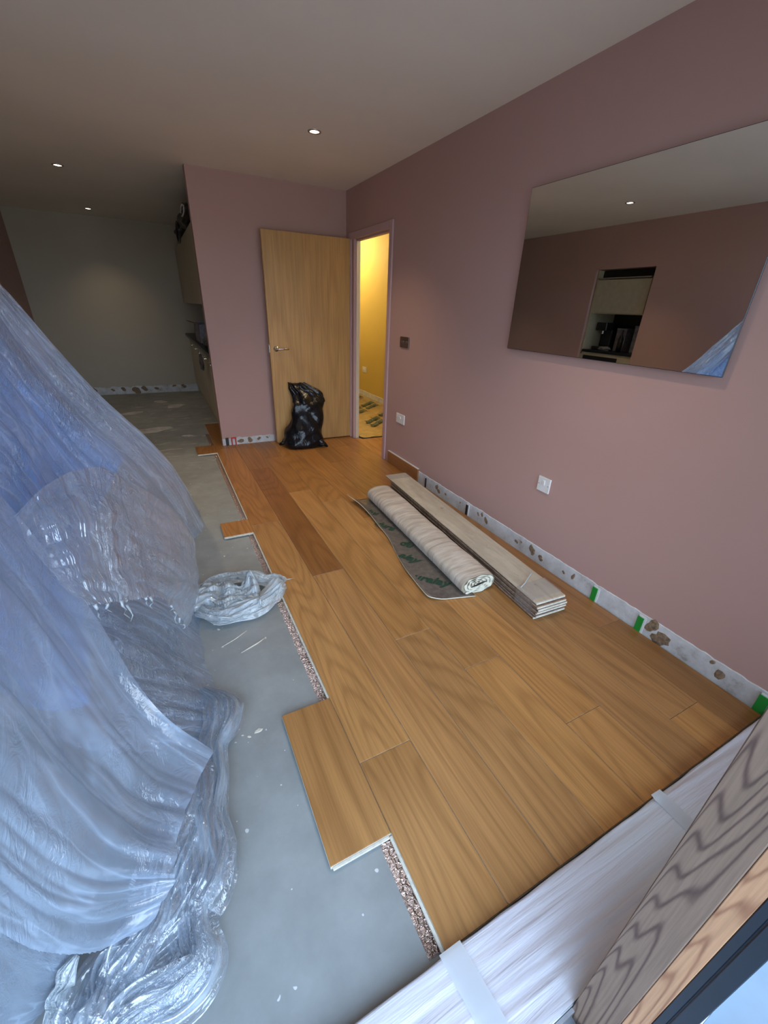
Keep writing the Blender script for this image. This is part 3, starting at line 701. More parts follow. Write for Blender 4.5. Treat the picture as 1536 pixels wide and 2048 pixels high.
# clear packing tape round the near end, wrinkled
bm=bmesh.new(); gr=[]
tz=7*PT
path=[(-PW-0.003,0.012),(-PW-0.004,0.05),(-PW-0.002,tz-0.002),(-PW+0.004,tz+0.0022),(-0.04,tz+0.0018),(0.03,tz+0.0018),(PW-0.004,tz+0.0022),(PW+0.003,tz-0.004),(PW+0.003,0.04)]
for j in range(17):
    row=[]; w=j/16
    for i in range(41):
        q=crom([Vector((a,0,c_)) for a,c_ in path],i/40); y=-PL+0.015+0.125*w+0.02*(i/40)
        nz=0.0022*noise.noise(Vector((i*0.5,j*0.7,2)))
        row.append(bm.verts.new((q.x+nz,y,q.z+abs(nz)*0.8)))
    gr.append(row)
for a,b2 in zip(gr,gr[1:]):
    for i in range(40): bm.faces.new((a[i],a[i+1],b2[i+1],b2[i]))
tp=thing('packing_tape','crinkled clear packing tape wrapped round the near end of the plank stack','tape',(cxs,cys+0.008,0.0006),ang)
obj('tape_band',bm,mat_film('clear_packing_tape',(0.8,0.82,0.84),0.05,0.2,0.10,0.5),tp,True)
bm=bmesh.new(); tube(bm,[(-0.085,-PL+0.13,tz+0.003),(-0.04,-PL+0.15,tz+0.006),(0.0,-PL+0.175,tz+0.008),(0.045,-PL+0.20,tz+0.012),(0.05,-PL+0.215,tz+0.02)],0.0028,6)
obj('twisted_tape_edge',bm,M_TAPE,tp,True)
bm=bmesh.new(); gr=[]
for j in range(4):
    gr.append([bm.verts.new((-PW+2*PW*i/8,PL-0.11+0.036*j-0.03*i/8*0,tz+0.0016)) for i in range(9)])
for a,b2 in zip(gr,gr[1:]):
    for i in range(8): bm.faces.new((a[i],a[i+1],b2[i+1],b2[i]))
obj('tape_band',bm,bpy.data.materials['clear_packing_tape'],tp)

# ------------------------------------------------------------ rubbish bag leaning on the door
prof=[ # z, x_left, x_right, y_front, y_back
 (0.000,1.075,1.440,4.19,4.435),(0.030,1.045,1.470,4.165,4.445),(0.075,1.048,1.478,4.165,4.450),(0.14,1.075,1.475,4.185,4.455),
 (0.20,1.098,1.480,4.205,4.458),(0.275,1.128,1.495,4.235,4.462),(0.345,1.150,1.502,4.262,4.465),(0.42,1.170,1.515,4.290,4.468),
 (0.483,1.185,1.530,4.318,4.470),(0.530,1.185,1.520,4.345,4.470),(0.570,1.183,1.480,4.370,4.470),(0.605,1.180,1.420,4.395,4.468),(0.632,1.178,1.375,4.420,4.466),(0.645,1.180,1.335,4.438,4.464)]
bm=bmesh.new(); gr=[]; na=72; nz_=70
PV=[[Vector((p[1],p[2],p[0])) for p in prof],[Vector((p[3],p[4],p[0])) for p in prof]]
for j in range(nz_+1):
    a=crom(PV[0],j/nz_); c_=crom(PV[1],j/nz_); row=[]
    for i in range(na):
        th=2*PI*i/na; c,s=math.cos(th),math.sin(th)
        x=(a.x+a.y)/2+(a.y-a.x)/2*math.copysign(abs(c)**0.8,c); y=(c_.x+c_.y)/2+(c_.y-c_.x)/2*math.copysign(abs(s)**0.85,s)
        h=a.z
        k=abs(noise.noise(Vector((x*8+h*4,y*8,h*2.0))))*0.034-abs(noise.noise(Vector((x*5-h*5,y*6,h*5+3))))*0.034
        k+=0.006*noise.noise(Vector((x*22+h*9,y*22,h*8)))
        if h>0.45: k+=0.012*math.sin(th*9+h*12)
        k*=min(1,0.25+h*6)
        y2=min(y+k*s*1.0,4.470)
        zt=0.0
        if j==nz_: zt=0.012*noise.noise(Vector((th*3,0,0)))
        row.append(bm.verts.new((x+k*c,y2,max(0.002,h+zt))))
    gr.append(row)
for a,b2 in zip(gr,gr[1:]):
    for i in range(na):
        j=(i+1)%na; bm.faces.new((a[i],a[j],b2[j],b2[i]))
bm.faces.new(gr[0][::-1]); bm.faces.new(gr[-1])
bag=thing('rubbish_bag','full black bin bag slumped against the open oak door','bag',(1.26,4.33,0.0))
o=obj('bag_body',bm,M_BAG,bag,True,loc=(-1.26,-4.33,0))
def flare(pts,rad,name):
    bm=bmesh.new(); n_=14; gr=[]
    P=[Vector(p) for p in pts]
    for j in range(n_+1):
        p=crom(P,j/n_); rr=rad*(1-0.85*j/n_); row=[]
        for i in range(14):
            th=2*PI*i/14; q=rr*(1+0.35*math.sin(th*3+j*0.6)); row.append(bm.verts.new((p.x+q*math.cos(th)*0.6,p.y+q*math.cos(th)*0.5,max(0.002,p.z+q*math.sin(th)*0.8))))
        gr.append(row)
    for a,b2 in zip(gr,gr[1:]):
        for i in range(14): bm.faces.new((a[i],a[(i+1)%14],b2[(i+1)%14],b2[i]))
    obj(name,bm,M_BAG,bag,True,loc=(-1.26,-4.33,0))
flare([(1.40,4.22,0.06),(1.45,4.18,0.035),(1.485,4.165,0.012)],0.05,'corner_point')
flare([(1.09,4.38,0.06),(1.045,4.39,0.035),(1.010,4.395,0.015)],0.05,'corner_point')
flare([(1.20,4.44,0.60),(1.185,4.45,0.635),(1.165,4.455,0.655)],0.035,'gathered_neck')

# ------------------------------------------------------------ kitchen behind the stub wall
kb=thing('base_cabinet','cream kitchen base cabinets half hidden behind the pink stub wall','cabinet',(0,0,0))
bm=bmesh.new(); bx(bm,0.525,1.13,4.75,8.07,0.10,0.87); bx(bm,0.58,1.10,4.78,8.05,ZS,0.10); obj('carcass',bm,M_CAB,kb)
ys=[4.76,5.36,5.96,6.56,7.16,7.76,8.06]
for a,b2 in zip(ys,ys[1:]):
    dd=obj('cabinet_door',box(0.505,0.524,a+0.003,b2-0.003,0.12,0.855,0.002),M_CAB,kb)
    if b2-a>0.4:
        bm=bmesh.new(); tube(bm,[(0.504,a+0.2,0.78),(0.480,a+0.2,0.78),(0.480,a+0.4,0.78),(0.504,a+0.4,0.78)],0.006,8); obj('handle',bm,M_CHROME,dd)
obj('plinth',box(0.545,0.56,4.76,8.06,ZS,0.10),M_CREAM,kb)
tag(obj('worktop',box(0.455,1.13,4.73,8.07,0.872,0.910,0.003),M_BLKALU,None),'dark kitchen worktop running behind the pink stub wall','worktop')
ku=thing('wall_cabinet','cream kitchen wall cabinets reaching out past the stub wall edge','cabinet')
bm=bmesh.new(); bx(bm,0.52,1.13,4.75,8.07,1.36,2.08); obj('carcass',bm,M_CAB,ku)
for a,b2 in zip(ys,ys[1:]): obj('cabinet_door',box(0.500,0.519,a+0.003,b2-0.003,1.36,2.08,0.002),M_CAB,ku)
# things on the cabinets
def bagitem(name,label,cat,c,s,m,seed):
    bm=bmesh.new(); bmesh.ops.create_icosphere(bm,subdivisions=4,radius=1.0)
    for v in bm.verts:
        k=1+0.35*noise.noise(v.co*1.7+Vector((seed,0,0)))+0.12*noise.noise(v.co*5+Vector((0,seed,0)))
        v.co=Vector((v.co.x*s[0]*k,v.co.y*s[1]*k,max(v.co.z*k,-0.8)*s[2]))
    return tag(obj(name,bm,m,None,True,loc=(c[0],c[1],c[2]+s[2]*0.8)),label,cat)
bagitem('black_bag','black bag slumped on top of the kitchen wall cabinets','bag',(0.60,5.75,2.082),(0.15,0.32,0.13),M_BLACK,2.0)
bagitem('black_bag','smaller black bag behind, on top of the wall cabinets','bag',(0.60,6.85,2.082),(0.13,0.30,0.10),M_BLACK,5.0)
bm=bmesh.new(); tube(bm,[(0.46+0.0*i,5.40+0.20*math.cos(i/16*2*PI*0.85),2.20+0.035*math.sin(i/16*2*PI*0.85)-0.01*i/16) for i in range(17)],0.007,8)
tag(obj('white_cable',bm,M_WHITE,None,True),'white cable looped over the black bag on the cabinets','cable')
bm=bmesh.new(); tube(bm,[(0.445,6.15+0.22*math.cos(i/20*2*PI),2.09+0.10*math.sin(i/20*2*PI)) for i in range(21)],0.011,8)
tag(obj('black_cable',bm,M_BLACK,None,True),'black cable loop hanging off the cabinet top','cable')
cbx=thing('cardboard_box','open cardboard box on the dark worktop behind the stub wall','box',(0.62,6.3,0.911))
M_CARD=plain('cardboard',(0.30,0.20,0.12),0.8); M_GREYBOX=plain('printed_grey_card',(0.22,0.22,0.28),0.6,0,0.3,30)
bm=bmesh.new(); bx(bm,-0.12,0.12,-0.3,-0.294,0,0.22); bx(bm,-0.12,0.12,0.294,0.3,0,0.22); bx(bm,-0.12,-0.114,-0.3,0.3,0,0.22); bx(bm,0.114,0.12,-0.3,0.3,0,0.22); bx(bm,-0.12,0.12,-0.3,0.3,0,0.005)
obj('box_body',bm,M_GREYBOX,cbx); fl_=obj('box_flap',box(-0.10,0,-0.3,0.3,0,0.004),M_CARD,cbx,loc=(-0.118,0,0.221)); fl_.rotation_euler=(0,0.25,0)
bagitem('plastic_bag','dark rumpled plastic bag on the worktop beside the stub wall edge','bag',(0.57,5.35,0.911),(0.09,0.24,0.10),plain('dark_blue_film',(0.03,0.035,0.05),0.3),8.0)
# paper bag hung low on the cabinet handles
bagitem('handle_bag','small dark bag hanging on a base cabinet handle','bag',(0.435,5.55,0.66),(0.022,0.16,0.10),plain('grey_film',(0.06,0.06,0.075),0.3),11.0)

# ------------------------------------------------------------ kitchen unit seen in the mirror through the opening in the left wall
un=thing('kitchen_unit','cream kitchen unit in the recess of the left wall, seen in the mirror','cabinet',(-1.52,3.855,0))
y0,y1=-0.388,0.388
bm=bmesh.new(); bx(bm,-0.56,-0.54,y0,y1,ZS,1.93); bx(bm,-0.56,-0.02,y0-0.02,y0,ZS,1.93); bx(bm,-0.56,-0.02,y1,y1+0.0,ZS,1.93) if False else None
bx(bm,-0.54,-0.02,y0,y1,0.93,0.955); bx(bm,-0.54,-0.03,y0,y1,1.43,1.45); bx(bm,-0.54,-0.02,y0,y1,ZS,0.05); bx(bm,-0.54,-0.02,y0,y0+0.02,ZS,1.93); bx(bm,-0.54,-0.02,y1-0.02,y1,ZS,1.93)
obj('carcass',bm,M_CAB,un)
obj('cabinet_door',box(-0.03,-0.01,y0+0.022,y1-0.022,1.44,1.82,0.002),M_CAB,un)
bm=bmesh.new(); tube(bm,[(0.0,y0+0.03,1.835),(0.0,y1-0.03,1.835)],0.008,8); obj('rail',bm,M_CHROME,un)
obj('top_panel',box(-0.2,-0.10,y0+0.02,y1-0.02,1.85,1.925),M_BLACK,un)
obj('back_panel',box(-0.53,-0.52,y0+0.02,y1-0.02,0.96,1.43),M_BLACK,un)
obj('worktop',box(-0.54,-0.005,y0+0.02,y1-0.02,0.955,0.985,0.002),M_BLKALU,un)
obj('oven_front',box(-0.02,-0.005,y0+0.20,y1-0.06,0.45,0.915,0.003),M_BLACK,un)
obj('lower_panel',box(-0.03,-0.02,y0+0.02,y1-0.02,0.05,0.93,0.002),M_CAB,un)
for yy,w,h,m,nm,lb,ct in ((-0.22,0.10,0.30,M_GREYBOX,'storage_box','grey box at the right of the recess worktop, seen in the mirror','box'),(0.0,0.14,0.26,M_GREYBOX,'storage_box','grey box in the middle of the recess worktop, seen in the mirror','box')):
    t=thing(nm,lb,ct,(-1.84,3.855+yy,0.986)); obj('box_body',box(-0.08,0.08,-w/2,w/2,0,h,0.003),m,t); obj('lid',box(-0.083,0.083,-w/2-0.003,w/2+0.003,h,h+0.02,0.002),m,t)
bm=bmesh.new(); lathe(bm,[(0.0005,0),(0.03,0.0),(0.032,0.16),(0.012,0.21),(0.011,0.26),(0.0005,0.262)],(0,0,0),18)
tag(obj('bottle',bm,M_BLACK,None,True,loc=(-1.66,3.77,0.986)),'slim dark bottle on the recess worktop, seen in the mirror','bottle')
bagitem('cloth_pile','rumpled grey cloths heaped on the recess worktop, seen in the mirror','cloth',(-1.63,3.95,0.986),(0.05,0.09,0.03),plain('grey_cloth',(0.2,0.2,0.2),0.9),14.0)
ob=thing('coffee_machine','black appliance at the left of the recess worktop, seen in the mirror','appliance',(-1.80,4.12,0.986))
bm=bmesh.new(); bx(bm,-0.12,0.12,-0.08,0.08,0,0.04,0.005); bx(bm,-0.12,-0.02,-0.08,0.08,0.04,0.32,0.006); bx(bm,-0.12,0.12,-0.08,0.08,0.24,0.34,0.008); obj('body',bm,M_BLACK,ob)
bm=bmesh.new(); cyl(bm,(0.06,0,0.20),(0,0,1),0.02,0.04,16); obj('spout',bm,M_CHROME,ob)

# ------------------------------------------------------------ window: sill, track, post, glazing, balcony
sill=thing('trim_2','window sill step wrapped in white protective film',None,kind='structure')
ZT=0.024
obj('sill_board',box(LX,WX,0.088,0.268,-0.12,ZT-0.004,0.002),M_TRACK,sill)
bm=bmesh.new(); nx_=260; ny_=36; gr=[]
for j in range(ny_):
    row=[]
    for i in range(nx_):
        x=LX+0.005+(WX-LX-0.01)*i/(nx_-1); y=0.090+(0.278-0.090)*j/(ny_-1)
        z=ZT+0.0045*(1-2.2*abs(noise.noise(Vector((x*0.9,y*36+x*2,0)))))*0.65+0.0016*noise.noise(Vector((x*3,y*60,3)))
        yy=y+(0.0035*noise.noise(Vector((x*9,1,1))) if j==ny_-1 else 0)
        row.append(bm.verts.new((x,yy,z)))
    gr.append(row)
edge=[bm.verts.new((v.co.x,v.co.y+0.0005,ZT-0.010)) for v in gr[-1]]; gr.append(edge)
for a,b2 in zip(gr,gr[1:]):
    for i in range(nx_-1): bm.faces.new((a[i],a[i+1],b2[i+1],b2[i]))
obj('protective_film',bm,M_SILLFILM,sill,True)
def tape(x0,x1,sh,curl):
    bm=bmesh.new(); gr=[]
    for j in range(15):
        w=j/14; row=[]
        for i in range(5):
            q=i/4; x=x0+(x1-x0)*q+sh*(1-w); y=0.092+(0.284-0.092)*w; z=ZT+0.0062
            pass
            if curl and w>0.86: z+=0.018*((w-0.86)/0.14)**1.5*(1-0.5*q); x-=0.012*((w-0.86)/0.14)
            row.append(bm.verts.new((x,y,z)))
        gr.append(row)
    for a,b2 in zip(gr,gr[1:]):
        for i in range(4): bm.faces.new((a[i],a[i+1],b2[i+1],b2[i]))
    return obj('tape_strip',bm,M_TAPE,sill,True)
tape(0.345,0.405,0.02,False); tape(1.155,1.205,0.0,True)
tr=bmesh.new()
for y0,y1,z in ((0.080,0.087,0.012),(0.055,0.060,0.008),(0.030,0.035,0.008),(-0.04,-0.030,0.008)): bx(tr,LX,0.57,y0,y1,-0.02,z)
bx(tr,LX,WX,-0.06,0.088,-0.12,-0.018); obj('track',tr,M_TRACK,sill)

def frame_post(n, x0,x1,label,H2=2.16):
    w=thing('window_%d'%n,label,None,(0,0,0),kind='structure')
    return w
w1=frame_post(1,0.57,0.64,'timber window frame with black outer cladding')
cx_=0.605
obj('timber_post',box(-0.035,0.035,-0.0335,0.0335,-1.09,1.09,0.0015),M_POST,w1,loc=(cx_,0.0535,1.07))
obj('timber_bead',box(-0.034,0.035,-0.0130,0.0125,-1.09,1.09,0.001),M_BEAD,w1,loc=(cx_,0.0070,1.07))
bm=bmesh.new(); bx(bm,0.572,0.64,-0.018,-0.0065,-0.02,2.16,0.001); bx(bm,0.5705,0.64,-0.040,-0.020,-0.02,2.16,0.001); bx(bm,0.576,0.64,-0.0205,-0.0175,-0.02,2.16)
tag(obj('aluminium_cladding',bm,M_BLKALU,w1),'black aluminium outer cladding')
obj('bottom_rail',box(0.64,WX,-0.03,0.087,-0.018,0.09,0.002),M_BEAD,w1)
obj('top_rail',box(0.64,WX,-0.03,0.087,2.07,2.16,0.002),M_BEAD,w1)
m_,n_,o_=new_mat('window_glass'); t_=N(n_,'ShaderNodeBsdfTransparent'); g_=N(n_,'ShaderNodeBsdfGlossy'); g_.inputs['Roughness'].default_value=0.0; fr_=N(n_,'ShaderNodeFresnel'); mx_=N(n_,'ShaderNodeMixShader')
L(n_,fr_.outputs[0],mx_.inputs[0]); L(n_,t_.outputs[0],mx_.inputs[1]); L(n_,g_.outputs[0],mx_.inputs[2]); L(n_,mx_.outputs[0],o_.inputs[0]); M_GLASS=m_
obj('glass_pane',box(0.64,WX,0.004,0.010,0.09,2.07),M_GLASS,w1)
w2=frame_post(2,-0.72,-0.65,'timber window frame behind the dust sheet')
obj('timber_post',box(-0.035,0.035,-0.0335,0.0335,-1.09,1.09,0.0015),M_POST,w2,loc=(-0.70,0.0535,1.07))
obj('bottom_rail',box(LX,-0.735,-0.03,0.087,-0.018,0.09,0.002),M_BEAD,w2); obj('top_rail',box(LX,-0.735,-0.03,0.087,2.07,2.16,0.002),M_BEAD,w2)
obj('glass_pane',box(LX,-0.735,0.004,0.010,0.09,2.07),M_GLASS,w2)
struct('floor_balcony', box(-4,5,-2.6,-0.062,-0.16,-0.05), M_DECK)

# ------------------------------------------------------------ dust sheets
SHEET_FAR = [[(-0.478,1.75,1.603),(-0.411,1.9,1.417),(-0.343,2.0,1.24),(-0.248,2.12,1.02),(-0.113,2.35,0.743),(-0.006,2.62,0.429),(0.091,2.82,-0.012)],[(-0.476,1.65,1.516),(-0.419,1.8,1.315),(-0.37,1.88,1.122),(-0.296,1.98,0.911),(-0.193,2.12,0.653),(-0.094,2.32,0.332),(-0.011,2.5,-0.012)],[(-0.478,1.5,1.369),(-0.424,1.62,1.163),(-0.389,1.7,0.991),(-0.354,1.8,0.791),(-0.268,1.9,0.537),(-0.16,2.0,0.275),(-0.013,2.05,-0.012)],[(-0.482,1.3,1.169),(-0.418,1.4,1.016),(-0.398,1.48,0.865),(-0.365,1.55,0.686),(-0.293,1.65,0.443),(-0.157,1.74,0.216),(-0.041,1.76,-0.012)],[(-0.483,1.12,1.0),(-0.424,1.2,0.848),(-0.395,1.26,0.698),(-0.345,1.32,0.552),(-0.267,1.42,0.366),(-0.16,1.5,0.135),(-0.041,1.49,-0.012)],[(-0.486,0.97,0.85),(-0.437,1.05,0.69),(-0.402,1.1,0.533),(-0.343,1.15,0.381),(-0.256,1.18,0.241),(-0.129,1.2,0.104),(0.003,1.19,-0.012)],[(-0.495,0.85,0.709),(-0.441,0.9,0.562),(-0.401,0.95,0.407),(-0.335,1.0,0.258),(-0.243,1.03,0.158),(-0.145,1.05,0.068),(-0.053,1.065,-0.012)]]
SHEET_TORN = [[(-0.393,1.25,0.887),(-0.342,1.36,0.916),(-0.284,1.5,0.909),(-0.235,1.6,0.868),(-0.166,1.68,0.784),(-0.081,1.8,0.629),(0.001,2.0,0.374),(0.0,2.0,0.22)],[(-0.37,1.2,0.828),(-0.311,1.27,0.831),(-0.246,1.34,0.816),(-0.201,1.42,0.779),(-0.154,1.5,0.709),(-0.097,1.62,0.57),(-0.033,1.75,0.375),(-0.008,1.84,0.202)],[(-0.33,1.15,0.757),(-0.281,1.2,0.739),(-0.24,1.26,0.709),(-0.199,1.31,0.675),(-0.157,1.38,0.613),(-0.106,1.48,0.497),(-0.05,1.6,0.337),(-0.023,1.7,0.174)],[(-0.278,1.1,0.677),(-0.253,1.14,0.64),(-0.222,1.18,0.613),(-0.192,1.22,0.578),(-0.157,1.28,0.536),(-0.128,1.36,0.457),(-0.112,1.44,0.331),(-0.092,1.53,0.177)]]
SHEET_NEAR = [[(-0.366,1.0,1.176),(-0.357,1.1,0.998),(-0.318,1.1,0.849),(-0.267,1.08,0.676),(-0.207,1.0,0.469),(-0.147,0.95,0.335),(-0.051,0.93,0.168)],[(-0.366,0.85,1.094),(-0.351,0.92,0.936),(-0.328,0.95,0.786),(-0.293,0.93,0.63),(-0.251,0.9,0.454),(-0.194,0.88,0.287),(-0.102,0.85,0.177)],[(-0.355,0.72,1.005),(-0.345,0.78,0.844),(-0.332,0.8,0.706),(-0.312,0.8,0.562),(-0.27,0.78,0.425),(-0.219,0.76,0.28),(-0.147,0.74,0.211)],[(-0.361,0.62,0.893),(-0.346,0.66,0.748),(-0.334,0.68,0.619),(-0.314,0.68,0.494),(-0.282,0.67,0.377),(-0.227,0.66,0.283),(-0.168,0.66,0.203)],[(-0.381,0.55,0.77),(-0.364,0.58,0.624),(-0.35,0.58,0.518),(-0.33,0.58,0.408),(-0.295,0.58,0.327),(-0.244,0.6,0.24),(-0.173,0.61,0.191)],[(-0.397,0.5,0.674),(-0.381,0.52,0.521),(-0.374,0.53,0.422),(-0.367,0.54,0.327),(-0.349,0.55,0.239),(-0.309,0.56,0.182),(-0.246,0.58,0.134)]]
SHEET_LOW = [[(-0.436,0.56,0.563),(-0.427,0.58,0.414),(-0.413,0.6,0.279),(-0.389,0.62,0.129)],[(-0.497,0.56,0.377),(-0.475,0.58,0.253),(-0.454,0.6,0.127),(-0.427,0.62,0.014)],[(-0.571,0.54,0.134),(-0.549,0.57,-0.002),(-0.518,0.58,-0.012),(-0.484,0.59,-0.012)]]
HEM_RIGHT = [(-0.072,1.313,0.03),(-0.02,1.214,0.03),(-0.028,1.125,0.03),(-0.067,1.04,0.03),(-0.069,0.931,0.03),(-0.097,0.818,0.03),(-0.096,0.735,0.03),(-0.126,0.675,0.03),(-0.168,0.628,0.03),(-0.167,0.567,0.03),(-0.16,0.517,0.03),(-0.208,0.498,0.03),(-0.275,0.503,0.03),(-0.329,0.489,0.03),(-0.361,0.463,0.03)]
HEM_LEFT = [(-0.154,1.068,0.05),(-0.149,0.924,0.05),(-0.168,0.786,0.05),(-0.207,0.683,0.05),(-0.241,0.626,0.05),(-0.297,0.588,0.05),(-0.329,0.561,0.05),(-0.353,0.518,0.05),(-0.375,0.479,0.05)]
HEM_STRIP = [(-0.375,0.616,0.12),(-0.399,0.603,0.08),(-0.423,0.586,0.04),(-0.436,0.545,0.02),(-0.438,0.503,0.02)]
BUNCH_A = [(-0.033,1.963,0.02),(0.057,2.007,0.02),(0.175,2.014,0.02),(0.299,1.959,0.02),(0.371,1.916,0.02),(0.405,1.886,0.02)]
BUNCH_B = [(-0.043,1.857,0.02),(0.016,1.761,0.02),(0.115,1.724,0.02),(0.228,1.747,0.02),(0.319,1.813,0.02),(0.396,1.875,0.02)]
BUNCH_C = [(-0.044,1.909,0.03),(0.019,1.88,0.03),(0.102,1.865,0.03),(0.186,1.849,0.03),(0.263,1.852,0.03)]
def V(g): return [[Vector(p) for p in r_] for r_ in g]
def surf(G_,u,v):
    return crom([crom(r_,u) for r_ in G_],v)
def grid_uv(bm,out,lu,lv,ou=0.0,ov=0.0):
    uvl=bm.loops.layers.uv.verify(); J=len(out)-1; I=len(out[0])-1
    for j in range(J):
        for i in range(I):
            fc=bm.faces.new((out[j][i],out[j][i+1],out[j+1][i+1],out[j+1][i]))
            for lp,(a,b2) in zip(fc.loops,((i,j),(i+1,j),(i+1,j+1),(i,j+1))): lp[uvl].uv=(ou+a/I*lu,ov+b2/J*lv)
def sheet(name, G_, nu, nv, m, parent, fold=(0.02,10,2.0), crease=(0.006,30,6), seed=0.0, hem=None, floorz=ZS+0.002, edge_rag=0.0):
    rowsc=[[crom(r_,i/(nu-1)) for i in range(nu)] for r_ in G_]
    P=[[crom([rc[i] for rc in rowsc],j/(nv-1)) for i in range(nu)] for j in range(nv)]
    bm=bmesh.new(); out=[]
    for j in range(nv):
        row=[]
        for i in range(nu):
            p=P[j][i]; du=P[j][min(i+1,nu-1)]-P[j][max(i-1,0)]; dv=P[min(j+1,nv-1)][i]-P[max(j-1,0)][i]
            nrm=du.cross(dv)
            if nrm.length>1e-9: nrm.normalize()
            u_=i/(nu-1); v_=j/(nv-1)
            a=noise.noise(Vector((u_*fold[2],v_*fold[1],seed))); a2=noise.noise(Vector((u_*fold[2]*1.7,v_*fold[1]*2.3,seed+9)))
            h=fold[0]*((1-2*abs(a))+0.45*(1-2*abs(a2))-0.6)
            c_=noise.noise(Vector((p.x*crease[1],p.y*crease[1]*0.6,p.z*crease[1]*0.5+seed)))
            c2=noise.noise(Vector((p.x*crease[1]*2.3,p.y*crease[1]*1.6,p.z*crease[1]*1.8+seed)))
            h+=crease[0]*((1-2.4*abs(c_))+0.4*(1-2*abs(c2)))
            q=p+nrm*h
            if hem and j==nv-1:
                q=q+Vector((0,0,1))*(-hem*max(0,noise.noise(Vector((i*0.55,seed,3))))**1.0)+Vector((0,0,-1))*hem*0.5*(abs(noise.noise(Vector((i*1.7,seed,8)))))
            q.z=max(q.z,floorz+0.004*abs(c_)); row.append(bm.verts.new(q))
        out.append(row)
    lu=sum((P[nv//2][i+1]-P[nv//2][i]).length for i in range(nu-1)); lv=sum((P[j+1][nu//2]-P[j][nu//2]).length for j in range(nv-1))
    grid_uv(bm,out,lu,lv)
    return obj(name,bm,m,parent,True)

FARG=V(SHEET_FAR)
ext=[]
for j,r_ in enumerate(FARG):
    p=r_[0]; zt=max(p.z,1.0)
    ext.append([Vector((-1.30,p.y+0.05,0.0)),Vector((-1.24,p.y+0.05,zt*0.5)),Vector((-1.08,p.y,zt*0.78)),Vector((-0.80,p.y-0.02,zt*0.97))]+r_)
# far closing panel of the heap
far_end=[Vector((p.x-(0.06 if p.x<0 else 0.02),p.y+0.18,max(ZS+0.004,0.0 if k in (0,) else p.z*0.45))) for k,p in enumerate(ext[0])]
far_foot=[Vector((p.x*0.95,p.y+0.30,ZS+0.004)) for p in ext[0]]
ds=thing('dust_sheet','clear polythene dust sheet draped over the furniture, its tip reaching the far screed','dust sheet',(-0.6,1.9,ZS))
OFF=(0.6,-1.9,-ZS)
def shift(o,of=OFF): o.location=of; return o
shift(sheet('far_drape',ext,300,240,M_FILM_FAR,ds,(0.020,9,1.2),(0.0022,9,3),1.0))
shift(sheet('far_end_drape',[far_foot,far_end,ext[0]],120,24,M_FILM_FAR,ds,(0.008,3,9),(0.003,16,5),2.0))
T=V(SHEET_TORN)
shift(sheet('torn_layer',T,200,150,M_FILM_TORN,ds,(0.012,3.5,3.5),(0.0028,16,4),4.0,hem=0.02))
# torn threads hanging from the hem of the torn layer
rnd=random.Random(5)
for t_ in (0.06,0.17,0.30,0.34,0.52,0.56,0.78,0.84,0.90,0.96):
    p=crom(T[-1],t_)+Vector((0.004,-0.006,0.0)); ln=rnd.uniform(0.02,0.075)
    pts=[p+Vector((rnd.uniform(-0.008,0.008)*k/3,rnd.uniform(-0.006,0.002)*k/3,-ln*k/4)) for k in range(5)]
    bm=bmesh.new(); tube(bm,pts,lambda w:0.0045*(1-w)+0.0006,6)
    shift(obj('torn_thread',bm,M_FILM_BUNCH,ds,True))

dn=thing('dust_sheet','milky polythene dust sheet hanging nearest the camera at the left picture edge','dust sheet',(-0.6,0.8,ZS))
OFN=(0.6,-0.8,-ZS)
NG=V(SHEET_NEAR)
extn=[]
for r_ in NG:
    p=r_[0]; extn.append([Vector((-1.30,p.y-0.02,0.9)),Vector((-0.95,p.y-0.02,max(1.0,p.z+0.1))),Vector((-0.62,p.y-0.01,p.z+0.16))]+r_)
shift(sheet('near_drape',extn,200,170,M_FILM_NEAR,dn,(0.017,6,1.0),(0.0022,8,3),11.0,hem=0.012),OFN)
LG=V(SHEET_LOW)
extl=[[Vector((-1.2,r_[0].y,r_[0].z+0.05)),Vector((-0.8,r_[0].y,r_[0].z+0.04))]+r_ for r_ in LG]
shift(sheet('lower_layer',extl,80,50,M_FILM_NEAR,dn,(0.008,2,4),(0.003,15,4),13.0),OFN)

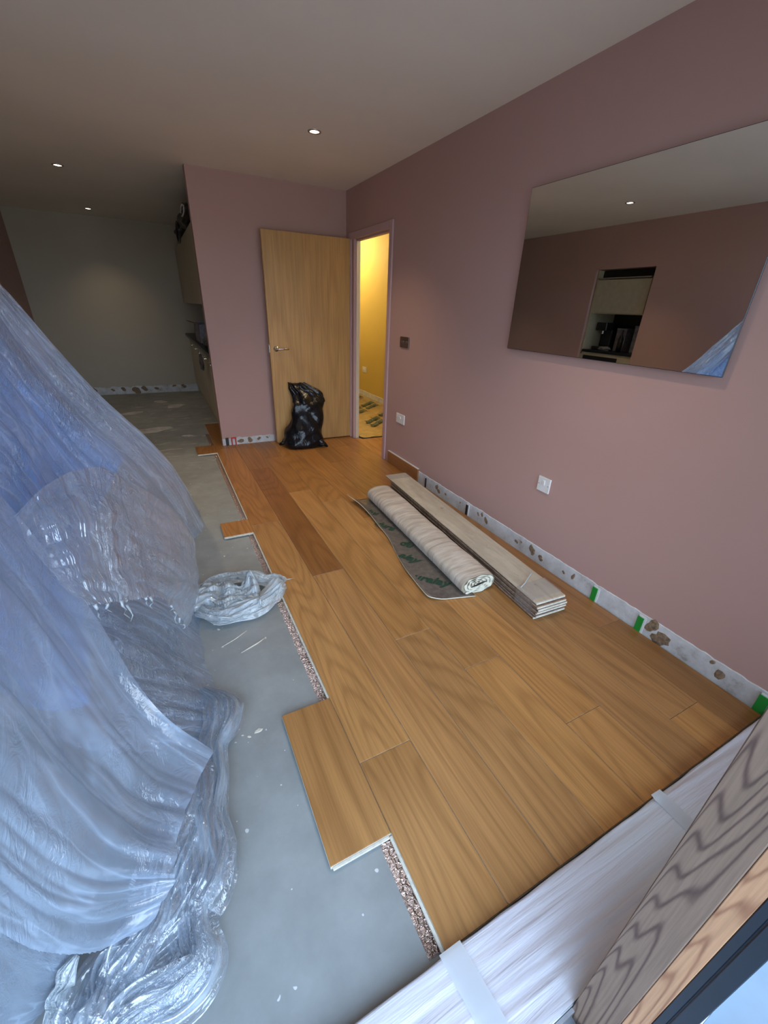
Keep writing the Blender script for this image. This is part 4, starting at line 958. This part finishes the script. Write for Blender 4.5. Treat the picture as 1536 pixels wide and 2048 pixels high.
def gathered(name, path, rad, m, parent, off, flat=0.7, seed=0.0, n_=160, ribs=4, pleat=2.6, width=1.5):
    P=[Vector(p) for p in path]; bm=bmesh.new(); nw=46
    fr=[]
    for j in range(n_+1):
        t=j/n_; p=crom(P,t); tg=(crom(P,min(t+0.02,1))-crom(P,max(t-0.02,0)))
        tg.normalize(); s=tg.cross(Vector((0,0,1))); s = s.normalized() if s.length>1e-3 else Vector((1,0,0)); w=s.cross(tg); w=w if w.z>0 else -w
        e=min(1.0,min(t,1-t)/0.10); fr.append((t,p,s,w,rad*(0.35+0.65*e)*(1+0.45*noise.noise(Vector((t*5,seed,0))))))
    for k in range(ribs):
        kk=k/(max(1,ribs-1)); out=[]
        for t,p,s,w,rr in fr:
            row=[]
            sw=rr*0.8*noise.noise(Vector((t*3.5,k*3.1,seed))); tw=1.1*noise.noise(Vector((t*2.8,k*5.7,seed+3)))
            wd=width*rr*(0.75+0.5*noise.noise(Vector((t*4,k*2.2,seed+7)))-0.25*kk)
            for i in range(nw):
                q=2*i/(nw-1)-1
                arch=(1-q*q)
                pl=abs(noise.noise(Vector((q*pleat,t*2.6+k,seed+k*4.0))))*1.5+0.5*abs(noise.noise(Vector((q*pleat*2.6,t*5,seed+k))))
                h=rr*flat*(0.15+0.55*kk+arch*0.75*(0.5+0.5*kk)+pl*0.75+tw*q*0.6)
                pt=p+s*(q*wd+sw+rr*0.12*noise.noise(Vector((q*3,t*9,k+seed))))+w*h*0.9
                pt.z=max(pt.z-rr*flat*0.55,ZS+0.0015+0.0006*k); row.append(bm.verts.new(pt))
            out.append(row)
        ln=sum((P[i+1]-P[i]).length for i in range(len(P)-1))
        grid_uv(bm,[[out[j][i] for j in range(len(out))] for i in range(nw)],ln,rad*width*2,k*3.7,k*1.3)
    o=obj(name,bm,m,parent,True); o.location=off; return o
gathered('gathered_hem',HEM_RIGHT,0.050,M_FILM_HEM,dn,OFN,0.85,1.0,240,5)
gathered('gathered_hem',HEM_LEFT,0.062,M_FILM_HEM,dn,OFN,0.9,2.0,220,5)
gathered('gathered_hem',HEM_STRIP,0.020,M_FILM_BUNCH,dn,OFN,0.8,3.0,90,3)
bu=thing('crumpled_polythene','crumpled white polythene end on the screed with its tip on the oak boards','polythene',(0.1,1.9,ZS))
OFB=(-0.1,-1.9,-ZS)
gathered('loose_strand',BUNCH_A,0.042,M_FILM_BUNCH,bu,OFB,0.9,6.0,120,3)
gathered('loose_strand',BUNCH_B,0.042,M_FILM_BUNCH,bu,OFB,0.9,7.0,140,4)
gathered('crumpled_heap',BUNCH_C,0.075,M_FILM_BUNCH,bu,OFB,0.9,8.0,120,4,8.0)
bm=bmesh.new(); tube(bm,[(0.415,1.93,0.006),(0.44,1.925,0.008),(0.465,1.93,0.004)],lambda w:0.003*(1-w)+0.0005,6); obj('thread_tip',bm,M_FILM_BUNCH,bu,True).location=OFB

# things under the sheets
du=[]
for j,r_ in enumerate(ext[0:6]):
    du.append([Vector((-1.15,r_[3].y+0.02,0.35)),Vector((-1.0,r_[3].y+0.02,max(0.5,r_[3].z-0.30)))]+[Vector((p.x-0.06-0.01*q_,p.y-0.01,max(0.28,p.z-0.06))) for q_,p in enumerate(r_[3:9])])
dv_=sheet('blue_drape',du,90,70,M_BLUE,None,(0.022,9,1.0),(0.003,6,3),21.0,floorz=0.2)
tag(dv_,'blue duvet under the dust sheet','drape')  # blue surface following the folds of the far sheet just beneath it
